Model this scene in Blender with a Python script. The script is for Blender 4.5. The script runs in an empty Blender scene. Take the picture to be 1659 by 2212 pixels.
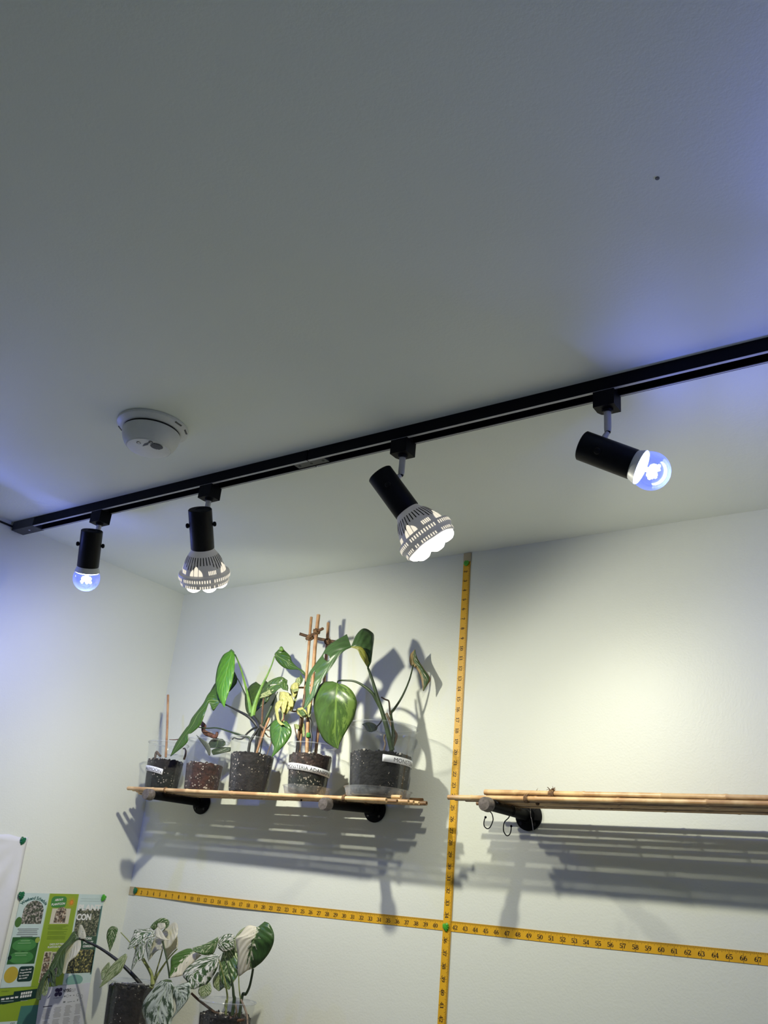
import bpy, bmesh, math, random
import numpy as np
from mathutils import Vector, Matrix, Euler, noise as mnoise

random.seed(7)
SC = bpy.context.scene
COL = SC.collection
H = 2.44                      # ceiling height, the back wall is y = 0, the left wall x = 0
IN = 0.0254
PW, PH = 1659.0, 2212.0

# ------------------------------------------------------------------ camera
FPX = 1939.78
CAMLOC = (2.15242, -1.89811, 1.59658)
CAMROT = (1.977367, -0.088135, 0.593106)
cam_data = bpy.data.cameras.new('camera')
cam = bpy.data.objects.new('camera', cam_data)
COL.objects.link(cam)
cam.location = CAMLOC
cam.rotation_euler = CAMROT
cam_data.sensor_fit = 'HORIZONTAL'
cam_data.sensor_width = 36.0
cam_data.lens = FPX / PW * 36.0
cam_data.clip_start = 0.02
SC.camera = cam

# ------------------------------------------------------------------ world, exposure, lamp powers
world = bpy.data.worlds.new('world')
SC.world = world
world.use_nodes = True
world.node_tree.nodes['Background'].inputs[0].default_value = (0.6, 0.7, 0.8, 1)
world.node_tree.nodes['Background'].inputs[1].default_value = 0.05
SC.view_settings.view_transform = 'Standard'
SC.view_settings.look = 'None'
SC.view_settings.gamma = 1.0
SC.view_settings.use_curve_mapping = False
SC.view_settings.exposure = 0.22
try:
    SC.cycles.use_denoising = True
    SC.cycles.diffuse_bounces = 6
    SC.cycles.max_bounces = 16
    SC.cycles.transparent_max_bounces = 40
    SC.cycles.transmission_bounces = 8
    SC.cycles.caustics_reflective = False
    SC.cycles.caustics_refractive = False
    SC.cycles.sample_clamp_indirect = 4.0
except Exception:
    pass
WARM_W, WARM_SPILL = 15.0, 5.6 # watts of each white flood bulb: its beam, and the even spill from its domed lenses
GLOBE_W = 1.7                 # watts of the clear globe bulbs
WARM_RGB = (1.0, 0.975, 0.81)
GLOBE_RGB = (0.23, 0.29, 1.0)

# ------------------------------------------------------------------ where things stand, read off the photograph
CAMV = Vector(CAMLOC)
CAMM = Euler(CAMROT, 'XYZ').to_matrix()
def ray(u, v):
    return (CAMM @ Vector(((u - PW/2)/FPX, -(v - PH/2)/FPX, -1.0))).normalized()
def on_plane(u, v, ax, val):
    d = ray(u, v)
    return CAMV + d * ((val - CAMV[ax]) / d[ax])
def aty(u, v, y): return on_plane(u, v, 1, y)
def project(P):
    c = CAMM.transposed() @ (Vector(P) - CAMV)
    return (PW/2 + FPX*c.x/-c.z, PH/2 - FPX*c.y/-c.z)
def mpp(P):                    # metres per pixel at a point
    return -(CAMM.transposed() @ (Vector(P) - CAMV)).z / FPX
def x_for_u(u, y, z):
    lo, hi = -1.0, 3.0
    for _ in range(50):
        m = (lo + hi)/2
        if project((m, y, z))[0] < u: lo = m
        else: hi = m
    return (lo + hi)/2
CROPS = dict(A=(280,1300,4.366), B=(560,1300,4.1475), C=(420,1380,6.9125), D=(600,1300,6.505), L=(200,1950,3.7705),
             M=(0,1780,5.122), N=(720,1340,7.541), Q=(200,1970,7.541), T=(360,1980,6.9125), S=(220,2090,4.608),
             U=(310,1560,7.9), P=(1030,1690,8.295), F=(0,0,1.0))
def px(crop, p):
    a, b, s = CROPS[crop]
    return (a + p[0]/s, b + p[1]/s)

# ------------------------------------------------------------------ mesh helpers
def lin(c):
    c = c/255.0
    return c/12.92 if c <= 0.04045 else ((c+0.055)/1.055)**2.4
def rgb(r, g, b): return (lin(r), lin(g), lin(b), 1.0)

def obj(name, V, F, mats, parent=None, smooth=True, uv=None, midx=None, label=None, recalc=True):
    me = bpy.data.meshes.new(name)
    me.from_pydata([tuple(v) for v in V], [], F)
    if not isinstance(mats, (list, tuple)): mats = [mats]
    for m in mats: me.materials.append(m)
    if midx is not None:
        me.polygons.foreach_set('material_index', midx)
    if uv is not None:
        lay = me.uv_layers.new(name='UVMap')
        for lp in me.loops:
            lay.data[lp.index].uv = uv[lp.vertex_index]
    if recalc:
        bm = bmesh.new(); bm.from_mesh(me)
        bmesh.ops.recalc_face_normals(bm, faces=bm.faces[:])
        bm.to_mesh(me); bm.free()
    me.polygons.foreach_set('use_smooth', [bool(smooth)]*len(me.polygons))
    if smooth and uv is None: me.set_sharp_from_angle(angle=math.radians(42))
    me.update()
    o = bpy.data.objects.new(name, me)
    COL.objects.link(o)
    if parent is not None:
        o.parent = parent
        o.matrix_parent_inverse = parent_world(parent).inverted()
    if label: o['label'] = label
    return o
def parent_world(p):
    if p.parent is None: return Matrix.Translation(p.location)
    return Matrix.Identity(4)
def thing(name, loc, label, cat, group=None):
    o = bpy.data.objects.new(name, None)
    COL.objects.link(o)
    o.location = loc
    o.empty_display_size = 0.02
    o['label'] = label; o['category'] = cat
    if group: o['group'] = group
    return o
def tag(o, label, cat, group=None):
    o['label'] = label; o['category'] = cat
    if group: o['group'] = group
    return o
def struct(o):
    o['kind'] = 'structure'
    return o
class MB:
    def __init__(s): s.V = []; s.F = []; s.I = []
    def add(s, V, F, i=0, M=None):
        n = len(s.V)
        s.V += [tuple((M @ Vector(v)) if M is not None else v) for v in V]
        s.F += [tuple(k + n for k in f) for f in F]
        s.I += [i]*len(F)
        return s
    def build(s, name, mats, parent=None, smooth=True, label=None, recalc=True):
        return obj(name, s.V, s.F, mats, parent, smooth, None, s.I, label, recalc)

def box_vf(x0, x1, y0, y1, z0, z1, bev=0.0):
    bm = bmesh.new()
    bmesh.ops.create_cube(bm, size=1.0)
    for v in bm.verts:
        v.co = Vector((x0 if v.co.x < 0 else x1, y0 if v.co.y < 0 else y1, z0 if v.co.z < 0 else z1))
    if bev > 0:
        bmesh.ops.bevel(bm, geom=bm.edges[:], offset=bev, segments=2, profile=0.5, affect='EDGES')
    bm.verts.index_update()
    V = [v.co.copy() for v in bm.verts]; F = [tuple(v.index for v in f.verts) for f in bm.faces]
    bm.free()
    return V, F
def lathe_vf(prof, n=32, cap0=False, cap1=False):
    V = []; F = []
    for r, z in prof:
        for k in range(n):
            a = 2*math.pi*k/n
            V.append((r*math.cos(a), r*math.sin(a), z))
    for i in range(len(prof)-1):
        for k in range(n):
            k2 = (k+1) % n
            F.append((i*n+k, i*n+k2, (i+1)*n+k2, (i+1)*n+k))
    if cap0: F.append(tuple(range(n))[::-1])
    if cap1: F.append(tuple((len(prof)-1)*n + k for k in range(n)))
    return V, F
def axis_matrix(origin, zdir, xhint=(1,0,0)):
    z = Vector(zdir).normalized()
    x = Vector(xhint); x = x - z*x.dot(z)
    if x.length < 1e-6: x = z.orthogonal()
    x.normalize(); y = z.cross(x)
    M = Matrix((x, y, z)).transposed().to_4x4()
    M.translation = Vector(origin)
    return M
def catmull(P, sub):
    P = [Vector(p) for p in P]
    if len(P) < 3 or sub <= 1:
        if len(P) == 2 and sub > 1:
            return [P[0].lerp(P[1], k/sub) for k in range(sub)] + [P[1]]
        return P
    Q = [2*P[0]-P[1]] + P + [2*P[-1]-P[-2]]
    out = []
    for i in range(1, len(Q)-2):
        a, b, c, d = Q[i-1], Q[i], Q[i+1], Q[i+2]
        for k in range(sub):
            t = k/sub
            out.append(0.5*((2*b) + (c-a)*t + (2*a-5*b+4*c-d)*t*t + (3*b-a-3*c+d)*t**3))
    out.append(P[-1])
    return out
def tube_vf(path, radii, n=8, sub=4, caps=True):
    P = catmull(path, sub)
    if isinstance(radii, (int, float)): R = [radii]*len(P)
    else:
        R = []
        m = len(radii)-1
        for i in range(len(P)):
            t = i/(len(P)-1)*m
            k = min(int(t), m-1)
            R.append(radii[k] + (radii[k+1]-radii[k])*(t-k))
    V = []; F = []
    ref = None
    for i, p in enumerate(P):
        t = (P[min(i+1, len(P)-1)] - P[max(i-1, 0)])
        if t.length < 1e-9: t = Vector((0,0,1))
        t.normalize()
        if ref is None: ref = t.orthogonal().normalized()
        ref = ref - t*ref.dot(t)
        if ref.length < 1e-6: ref = t.orthogonal()
        ref.normalize()
        b = t.cross(ref)
        for k in range(n):
            a = 2*math.pi*k/n
            V.append(p + (ref*math.cos(a) + b*math.sin(a))*R[i])
    for i in range(len(P)-1):
        for k in range(n):
            k2 = (k+1) % n
            F.append((i*n+k, i*n+k2, (i+1)*n+k2, (i+1)*n+k))
    if caps:
        F.append(tuple(range(n))[::-1]); F.append(tuple((len(P)-1)*n+k for k in range(n)))
    return V, F
def ico_vf(r, seed, sub=1, rough=0.3):
    bm = bmesh.new()
    bmesh.ops.create_icosphere(bm, subdivisions=sub, radius=r)
    for v in bm.verts:
        v.co *= 1 + rough*(mnoise.noise(v.co/r*0.9 + Vector((seed, seed*1.7, 0.3))))
    bm.verts.index_update()
    V = [v.co.copy() for v in bm.verts]; F = [tuple(v.index for v in f.verts) for f in bm.faces]
    bm.free()
    return V, F

# ------------------------------------------------------------------ materials
MATS = {}
def new_mat(name):
    m = bpy.data.materials.new(name); m.use_nodes = True
    nt = m.node_tree
    for n in list(nt.nodes): nt.nodes.remove(n)
    out = nt.nodes.new('ShaderNodeOutputMaterial')
    return m, nt, out
def mathn(nt, op, a, b=None, c=None):
    n = nt.nodes.new('ShaderNodeMath'); n.operation = op
    for i, x in enumerate((a, b, c)):
        if x is None: continue
        if isinstance(x, (int, float)): n.inputs[i].default_value = x
        else: nt.links.new(x, n.inputs[i])
    return n.outputs[0]
def mixc(nt, f, a, b):
    n = nt.nodes.new('ShaderNodeMix'); n.data_type = 'RGBA'
    for s, x in ((n.inputs[0], f), (n.inputs[6], a), (n.inputs[7], b)):
        if isinstance(x, (int, float)): s.default_value = x
        elif isinstance(x, tuple): s.default_value = x
        else: nt.links.new(x, s)
    return n.outputs[2]
def ramp(nt, x, a, b):
    n = nt.nodes.new('ShaderNodeMapRange'); n.interpolation_type = 'SMOOTHSTEP'
    nt.links.new(x, n.inputs[0]); n.inputs[1].default_value = a; n.inputs[2].default_value = b
    return n.outputs[0]
def noise_node(nt, vec, scale, detail=2.0, rough=0.5):
    n = nt.nodes.new('ShaderNodeTexNoise')
    n.inputs['Scale'].default_value = scale; n.inputs['Detail'].default_value = detail; n.inputs['Roughness'].default_value = rough
    if vec is not None: nt.links.new(vec, n.inputs['Vector'])
    return n.outputs[0]
def objcoord(nt):
    return nt.nodes.new('ShaderNodeTexCoord').outputs['Object']
def plain(name, col, rough=0.5, metal=0.0, spec=0.5, var=0.0, vscale=40.0, col2=None, bump=0.0, bscale=300.0, coat=0.0):
    if name in MATS: return MATS[name]
    m, nt, out = new_mat(name)
    b = nt.nodes.new('ShaderNodeBsdfPrincipled')
    nt.links.new(b.outputs[0], out.inputs[0])
    b.inputs['Roughness'].default_value = rough; b.inputs['Metallic'].default_value = metal
    b.inputs['Specular IOR Level'].default_value = spec
    b.inputs['Coat Weight'].default_value = coat
    oc = objcoord(nt)
    c2 = col2 if col2 else tuple(min(1, c*(1-var)) for c in col[:3]) + (1,)
    f = noise_node(nt, oc, vscale, 3.0)
    f = ramp(nt, f, 0.35, 0.65)
    nt.links.new(mixc(nt, f, col, c2), b.inputs['Base Color'])
    if bump > 0:
        bn = nt.nodes.new('ShaderNodeBump'); bn.inputs['Strength'].default_value = bump; bn.inputs['Distance'].default_value = 0.001
        nt.links.new(noise_node(nt, oc, bscale, 2.0), bn.inputs['Height'])
        nt.links.new(bn.outputs[0], b.inputs['Normal'])
    MATS[name] = m
    return m
def emit(name, col, strength):
    if name in MATS: return MATS[name]
    m, nt, out = new_mat(name)
    e = nt.nodes.new('ShaderNodeEmission')
    e.inputs[0].default_value = col; e.inputs[1].default_value = strength
    nt.links.new(e.outputs[0], out.inputs[0])
    MATS[name] = m
    return m
def clear_mat(name, tint, milk=0.06, gloss=0.10, rough=0.08, milkcol=(0.8,0.83,0.85,1), base=0.0):
    m, nt, out = new_mat(name)
    t = nt.nodes.new('ShaderNodeBsdfTransparent'); t.inputs[0].default_value = tint
    g = nt.nodes.new('ShaderNodeBsdfGlossy'); g.inputs['Roughness'].default_value = rough
    g.inputs[0].default_value = (0.95,0.95,0.95,1)
    d = nt.nodes.new('ShaderNodeBsdfDiffuse'); d.inputs[0].default_value = milkcol
    fr = nt.nodes.new('ShaderNodeLayerWeight'); fr.inputs[0].default_value = 0.35
    nz = noise_node(nt, objcoord(nt), 60.0, 3.0)
    f1 = mathn(nt, 'MULTIPLY_ADD', ramp(nt, nz, 0.35, 0.7), milk, milk*0.5)
    f1 = mathn(nt, 'MULTIPLY_ADD', fr.outputs['Facing'], milk*3.0, f1)
    m1 = nt.nodes.new('ShaderNodeMixShader'); nt.links.new(f1, m1.inputs[0]); nt.links.new(t.outputs[0], m1.inputs[1]); nt.links.new(d.outputs[0], m1.inputs[2])
    f2 = mathn(nt, 'MULTIPLY_ADD', fr.outputs['Fresnel'], gloss*3, base)
    m2 = nt.nodes.new('ShaderNodeMixShader'); nt.links.new(f2, m2.inputs[0]); nt.links.new(m1.outputs[0], m2.inputs[1]); nt.links.new(g.outputs[0], m2.inputs[2])
    nt.links.new(m2.outputs[0], out.inputs[0])
    MATS[name] = m
    return m
def paint_mat(name, col, rough, stipple, spec=0.5):
    m, nt, out = new_mat(name)
    b = nt.nodes.new('ShaderNodeBsdfPrincipled'); nt.links.new(b.outputs[0], out.inputs[0])
    b.inputs['Roughness'].default_value = rough; b.inputs['Specular IOR Level'].default_value = spec
    oc = objcoord(nt)
    big = ramp(nt, noise_node(nt, oc, 1.7, 3.0), 0.3, 0.7)
    c2 = tuple(c*0.965 for c in col[:3]) + (1,)
    nt.links.new(mixc(nt, big, col, c2), b.inputs['Base Color'])
    bn = nt.nodes.new('ShaderNodeBump'); bn.inputs['Strength'].default_value = stipple; bn.inputs['Distance'].default_value = 0.0012
    h = mathn(nt, 'MULTIPLY_ADD', noise_node(nt, oc, 60.0, 2.0), 0.7, noise_node(nt, oc, 210.0, 2.0))
    nt.links.new(h, bn.inputs['Height']); nt.links.new(bn.outputs[0], b.inputs['Normal'])
    MATS[name] = m
    return m
def soil_mat(name, c1, c2, moss=None, mossz=0.0, speck=0.35):
    m, nt, out = new_mat(name)
    b = nt.nodes.new('ShaderNodeBsdfPrincipled'); nt.links.new(b.outputs[0], out.inputs[0])
    b.inputs['Roughness'].default_value = 0.85
    oc = objcoord(nt)
    n1 = ramp(nt, noise_node(nt, oc, 90.0, 5.0, 0.7), 0.35, 0.68)
    col = mixc(nt, n1, c1, c2)
    vb = nt.nodes.new('ShaderNodeTexVoronoi'); vb.inputs['Scale'].default_value = 130.0
    nt.links.new(oc, vb.inputs['Vector'])
    vbc = nt.nodes.new('ShaderNodeSeparateColor'); nt.links.new(vb.outputs['Color'], vbc.inputs[0])
    col = mixc(nt, mathn(nt, 'MULTIPLY', ramp(nt, vbc.outputs[1], 0.45, 1.0), 0.55), col, tuple(min(1, c*1.25) for c in c2[:3]) + (1,))
    if moss:
        sx = nt.nodes.new('ShaderNodeSeparateXYZ'); nt.links.new(oc, sx.inputs[0])
        hz = mathn(nt, 'ADD', sx.outputs[2], mathn(nt, 'MULTIPLY', noise_node(nt, oc, 40.0, 3.0), 0.05))
        col = mixc(nt, ramp(nt, hz, mossz + 0.045, mossz + 0.005), col, moss)
    vo = nt.nodes.new('ShaderNodeTexVoronoi'); vo.inputs['Scale'].default_value = 210.0
    nt.links.new(oc, vo.inputs['Vector'])
    clump = ramp(nt, noise_node(nt, oc, 28.0, 2.0), 0.46, 0.62)
    sp = mathn(nt, 'MULTIPLY', mathn(nt, 'LESS_THAN', vo.outputs['Distance'], speck), clump)
    vc = nt.nodes.new('ShaderNodeSeparateColor'); nt.links.new(vo.outputs['Color'], vc.inputs[0])
    sp = mathn(nt, 'MULTIPLY', sp, mathn(nt, 'GREATER_THAN', vc.outputs[0], 0.6))
    col = mixc(nt, sp, col, rgb(196, 184, 166))
    nt.links.new(col, b.inputs['Base Color'])
    bn = nt.nodes.new('ShaderNodeBump'); bn.inputs['Strength'].default_value = 0.9; bn.inputs['Distance'].default_value = 0.004
    nt.links.new(mathn(nt, 'MULTIPLY_ADD', vb.outputs['Distance'], -0.4, noise_node(nt, oc, 120.0, 4.0, 0.7)), bn.inputs['Height']); nt.links.new(bn.outputs[0], b.inputs['Normal'])
    MATS[name] = m
    return m
def leaf_mat(name, g1, g2, cream=None, amt=-0.2, side=0.0, streak=9.0, seed=0.0, vein=0.25, nv=7.0, veincol=None, edge=None, trans=0.22, rough=0.34):
    """u runs across the blade (-1..1), v from the stalk to the tip."""
    ol = rgb(112, 122, 66)
    g1, g2 = (tuple(c*.82+o*.18 for c, o in zip(g, ol)) for g in (g1, g2))
    m, nt, out = new_mat(name)
    uvn = nt.nodes.new('ShaderNodeUVMap'); uvn.uv_map = 'UVMap'
    sx = nt.nodes.new('ShaderNodeSeparateXYZ'); nt.links.new(uvn.outputs[0], sx.inputs[0])
    u, v = sx.outputs[0], sx.outputs[1]
    au = mathn(nt, 'ABSOLUTE', u)
    s = mathn(nt, 'SUBTRACT', v, mathn(nt, 'MULTIPLY', au, 0.36))
    cv = nt.nodes.new('ShaderNodeCombineXYZ')
    nt.links.new(mathn(nt, 'MULTIPLY', au, 3.4), cv.inputs[0])
    nt.links.new(mathn(nt, 'MULTIPLY', s, streak*0.75), cv.inputs[1])
    nt.links.new(mathn(nt, 'MULTIPLY_ADD', mathn(nt, 'SIGN', u), 3.0, seed), cv.inputs[2])
    n1 = noise_node(nt, cv.outputs[0], 1.0, 4.0, 0.68)
    n2 = noise_node(nt, cv.outputs[0], 2.3, 2.0)
    col = mixc(nt, ramp(nt, n2, 0.35, 0.65), g1, g2)
    wav = mathn(nt, 'SINE', mathn(nt, 'MULTIPLY', s, nv*2*math.pi))
    lv = mathn(nt, 'MULTIPLY', ramp(nt, wav, 0.90, 1.0), vein*0.28)
    mr = mathn(nt, 'MULTIPLY', ramp(nt, au, 0.07, 0.02), vein*2.2)
    vc = veincol if veincol else rgb(170, 195, 120)
    if cream is not None:
        f = mathn(nt, 'ADD', n1, mathn(nt, 'MULTIPLY_ADD', u, side*0.5, amt))
        f = ramp(nt, f, 0.48, 0.53)
        col = mixc(nt, f, col, cream)
    col = mixc(nt, mathn(nt, 'MINIMUM', mathn(nt, 'MAXIMUM', lv, mr), 1.0), col, vc)
    if edge is not None:
        ef = ramp(nt, mathn(nt, 'ADD', au, mathn(nt, 'MULTIPLY', n2, 0.25)), 0.95, 1.1)
        col = mixc(nt, ef, col, edge)
    b = nt.nodes.new('ShaderNodeBsdfPrincipled')
    b.inputs['Roughness'].default_value = rough; b.inputs['Specular IOR Level'].default_value = 0.5
    nt.links.new(col, b.inputs['Base Color'])
    tr = nt.nodes.new('ShaderNodeBsdfTranslucent'); nt.links.new(col, tr.inputs[0])
    mx = nt.nodes.new('ShaderNodeMixShader'); mx.inputs[0].default_value = trans
    nt.links.new(b.outputs[0], mx.inputs[1]); nt.links.new(tr.outputs[0], mx.inputs[2])
    bn = nt.nodes.new('ShaderNodeBump'); bn.inputs['Strength'].default_value = 0.25; bn.inputs['Distance'].default_value = 0.002
    nt.links.new(wav, bn.inputs['Height']); nt.links.new(bn.outputs[0], b.inputs['Normal'])
    nt.links.new(mx.outputs[0], out.inputs[0])
    MATS[name] = m
    return m
def photo_mat(name, cols, scale=60.0):
    m, nt, out = new_mat(name)
    b = nt.nodes.new('ShaderNodeBsdfPrincipled'); nt.links.new(b.outputs[0], out.inputs[0]); b.inputs['Roughness'].default_value = 0.4
    oc = objcoord(nt)
    col = cols[0]
    for i, c in enumerate(cols[1:]):
        mp = nt.nodes.new('ShaderNodeMapping'); mp.inputs['Location'].default_value = (i*3.1, i*1.7, i*2.3)
        nt.links.new(oc, mp.inputs[0])
        col = mixc(nt, ramp(nt, noise_node(nt, mp.outputs[0], scale*(1+0.5*i), 3.0, 0.6), 0.46, 0.66), col, c)
    nt.links.new(col, b.inputs['Base Color'])
    MATS[name] = m
    return m

WALL = paint_mat('white_wall_paint', rgb(223, 226, 214), 0.48, 0.30, 0.42)
CEIL = paint_mat('ceiling_paint', rgb(234, 239, 229), 0.55, 0.22, 0.35)
FLOOR = plain('grey_floor', rgb(208, 214, 208), 0.5, var=0.15, vscale=8)
BLACK = plain('black_paint', rgb(12, 14, 20), 0.42, spec=0.16, var=0.2, vscale=120, bump=0.08, bscale=900)
BLACKTRACK = plain('black_track', rgb(10, 12, 18), 0.5, spec=0.10, var=0.15, vscale=60)
CAPGREY = plain('track_cap_grey', rgb(44, 47, 54), 0.45, var=0.1)
SLOT = plain('slot_dark', rgb(8, 8, 10), 0.6, var=0.1)
CHROME = plain('chrome', rgb(186, 186, 194), 0.36, 0.35, var=0.05)
IRON = plain('black_iron', rgb(8, 9, 11), 0.55, 0.0, spec=0.12, var=0.35, vscale=90, bump=0.2, bscale=350)
CAPIRON = plain('worn_cap_iron', rgb(120, 112, 106), 0.5, 0.35, var=0.35, vscale=160, bump=0.15)
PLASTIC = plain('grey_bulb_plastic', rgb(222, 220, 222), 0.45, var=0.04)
WHITEPL = plain('white_plastic', rgb(214, 216, 214), 0.4, var=0.04)
WHITEDARK = plain('vent_grey', rgb(96, 98, 98), 0.6, var=0.1)
BAMBOO = plain('bamboo', rgb(216, 184, 134), 0.42, col2=rgb(184, 144, 98), vscale=26, bump=0.15, bscale=120)
BAMBOO_D = plain('bamboo_dark', rgb(150, 116, 78), 0.5, col2=rgb(104, 76, 50), vscale=30, bump=0.15, bscale=120)
STAKE = plain('stake_wood', rgb(186, 146, 104), 0.5, col2=rgb(156, 114, 78), vscale=40)
STAKE_D = plain('stake_dark', rgb(110, 80, 54), 0.6, col2=rgb(70, 50, 36), vscale=50)
TWINE = plain('jute_twine', rgb(134, 102, 70), 0.85, col2=rgb(92, 68, 46), vscale=200, bump=0.6, bscale=500)
TAPEY = plain('tape_yellow', rgb(226, 172, 30), 0.45, var=0.10, vscale=20)
TAPEEND = plain('tape_metal_end', rgb(186, 172, 140), 0.4, 0.2, var=0.15)
INK = plain('ink', rgb(48, 30, 14), 0.6, var=0.1)
LABELW = plain('label_white', rgb(232, 234, 238), 0.4, var=0.02)
LABELINK = plain('label_ink', rgb(28, 28, 34), 0.5, var=0.05)
PIN_D = plain('pin_dark_green', rgb(12, 104, 64), 0.3, var=0.25, vscale=150)
PIN_B = plain('pin_bright_green', rgb(74, 168, 44), 0.3, var=0.2, vscale=150)
CLEAR = clear_mat('clear_pot', (0.965,0.97,0.975,1), milk=0.008, gloss=0.022, rough=0.16)
CLEARLIP = clear_mat('clear_pot_lip', (0.93,0.94,0.95,1), milk=0.08, gloss=0.06, rough=0.12)

# ------------------------------------------------------------------ the room
RX, FY = 3.3, -3.2
def slab(name, x0, x1, y0, y1, z0, z1, m):
    V, F = box_vf(x0, x1, y0, y1, z0, z1)
    return struct(obj(name, V, F, m, smooth=False))
T = 0.12
slab('wall_back', -T, RX+T, 0, T, -0.02, H+T, WALL)
slab('wall_left', -T, 0, FY-T, 0, -0.02, H+T, WALL)
slab('wall_right', RX, RX+T, FY-T, 0, -0.02, H+T, WALL)
slab('wall_front', 0, RX, FY-T, FY, -0.02, H+T, WALL)
slab('ceiling', 0, RX, FY, 0, H, H+T, CEIL)
slab('floor', 0, RX, FY, 0, -0.12, 0, FLOOR)

# ------------------------------------------------------------------ lighting track
TY = -0.626                   # centre line of the track
TH = 0.024
def track_profile(x0, x1):
    pr = [(-.0175,0),(-.0175,-TH),(-.0105,-TH),(-.0105,-.006),(.0105,-.006),(.0105,-TH),(.0175,-TH),(.0175,0)]
    V = [(x0, TY+a, H-0.0002+b) for a, b in pr] + [(x1, TY+a, H-0.0002+b) for a, b in pr]
    n = len(pr)
    F = [(k, (k+1) % n, n+(k+1) % n, n+k) for k in range(n)]
    F += [(0,1,2,3),(0,3,4,7),(4,5,6,7),(n,n+3,n+2,n+1),(n,n+7,n+4,n+3),(n+4,n+7,n+6,n+5)]
    return V, F
XJ = x_for_u(674, TY, H-TH)
XC = x_for_u(82, TY, H-TH)
trk = thing('lighting_track', (1.2, TY, H), 'long black lighting track running across the grey ceiling', 'light track')
obj('track_rail', *track_profile(XC, XJ-0.0012), BLACKTRACK, trk, smooth=False)
obj('track_rail', *track_profile(XJ+0.0012, 2.9), BLACKTRACK, trk, smooth=False)
LIP_SHEEN = plain('track_lip_highlight', rgb(176, 178, 184), 0.4, var=0.1)  # pale colour paints in the light caught along the slot lips
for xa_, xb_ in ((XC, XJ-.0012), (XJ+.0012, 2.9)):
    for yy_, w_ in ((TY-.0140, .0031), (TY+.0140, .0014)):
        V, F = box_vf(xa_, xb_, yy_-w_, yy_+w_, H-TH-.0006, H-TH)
        obj('track_lip', V, F, LIP_SHEEN, trk, smooth=False, label='worn grey slot lip')
V, F = box_vf(0.006, XC+0.001, TY-.0185, TY+.0185, H-TH-.0012, H-.0001, 0.001)
ec = obj('track_end_cap', V, F, CAPGREY, trk, smooth=False, label='charcoal end cap with a screw')
V, F = lathe_vf([(0.003,0),(0.0026,-.001),(0.0,-.0012)], 12)
obj('cap_screw', [(XC*0.62+a, TY+b, H-TH-.0012+c) for a,b,c in V], F, CHROME, ec)
xa, xb = x_for_u(640, TY, H-TH), x_for_u(706, TY, H-TH)
V, F = box_vf(xa, xb, TY-.0100, TY+.0100, H-TH+.0004, H-.0062, 0.0008)
jc = obj('track_joiner', V, F, CAPGREY, trk, smooth=False, label='charcoal joiner plate bridging two rails')
for fx in (0.12, 0.5, 0.88):
    V, F = lathe_vf([(0.0034,0),(0.003,-.0006),(0.0,-.0006)], 12)
    obj('joiner_screw', [(xa+(xb-xa)*fx+a, TY+b, H-TH+.0004+c) for a,b,c in V], F, SLOT, jc)

def solve_ends(bpx, fpx, L, ymid, near):
    """both ends of a rod of length L seen at two pixels; near=+1: its front end is the nearer one."""
    rb, rf = ray(*bpx), ray(*fpx)
    mid = ((bpx[0]+fpx[0])/2, (bpx[1]+fpx[1])/2)
    T0 = (aty(mid[0], mid[1], ymid) - CAMV).length
    a = (rb-rf)*T0; b = rb+rf
    A, B, Cc = b.dot(b), 2*a.dot(b), a.dot(a)-L*L
    disc = B*B-4*A*Cc
    k = 0.0
    near = 1 if near > 0 else -1
    if disc > 0:
        k = (-B + near*math.sqrt(disc))/(2*A)
    return CAMV + rb*(T0+k), CAMV + rf*(T0-k)

def add_emission(m, col, st):
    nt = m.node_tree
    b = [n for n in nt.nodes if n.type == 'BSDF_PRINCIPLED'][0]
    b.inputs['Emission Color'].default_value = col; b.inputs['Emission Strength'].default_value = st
add_emission(PLASTIC, (1.0, 0.93, 0.82, 1), 0.045)  # faint warm emission added to brighten the opaque bulb housing
LEDW = emit('led_warm', (1.0, 0.96, 0.86, 1), 3.0)
VENTW = emit('led_glow_through_vents', (1.0, 0.92, 0.74, 1), 0.85)
LEDB = emit('led_blue_white', (0.86, 0.90, 1.0, 1), 6.0)
BOARDB = emit('led_board_glow', (0.80, 0.85, 1.0, 1), 2.2)
INNERB = emit('lit_blue_lens', (0.17, 0.23, 0.83, 1), 0.75)
GLASS = clear_mat('clear_globe_glass', (0.62, 0.70, 0.98, 1), milk=0.01, gloss=0.10, rough=0.03)
def lit_glass():
    nt = GLASS.node_tree
    out = [n for n in nt.nodes if n.type == 'OUTPUT_MATERIAL'][0]
    e = nt.nodes.new('ShaderNodeEmission'); e.inputs[0].default_value = (0.16, 0.22, 0.85, 1); e.inputs[1].default_value = 0.30
    ad = nt.nodes.new('ShaderNodeAddShader')
    nt.links.new(out.inputs[0].links[0].from_socket, ad.inputs[0]); nt.links.new(e.outputs[0], ad.inputs[1])
    nt.links.new(ad.outputs[0], out.inputs[0])
lit_glass()
HOLD_R, HOLD_L = 0.0255, 0.0922

def area_light(name, parent, M, s, radius, watts, col, spread):
    ld = bpy.data.lights.new(name, 'AREA'); ld.shape = 'DISK'; ld.size = radius*2
    ld.energy = watts; ld.color = col
    ld.spread = spread
    lo = bpy.data.objects.new(name, ld); COL.objects.link(lo)
    lo.matrix_world = M @ Matrix.Translation((0,0,s)) @ Matrix.Rotation(math.pi, 4, 'X')
    lo.parent = parent; lo.matrix_parent_inverse = parent_world(parent).inverted()
    return lo

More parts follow.
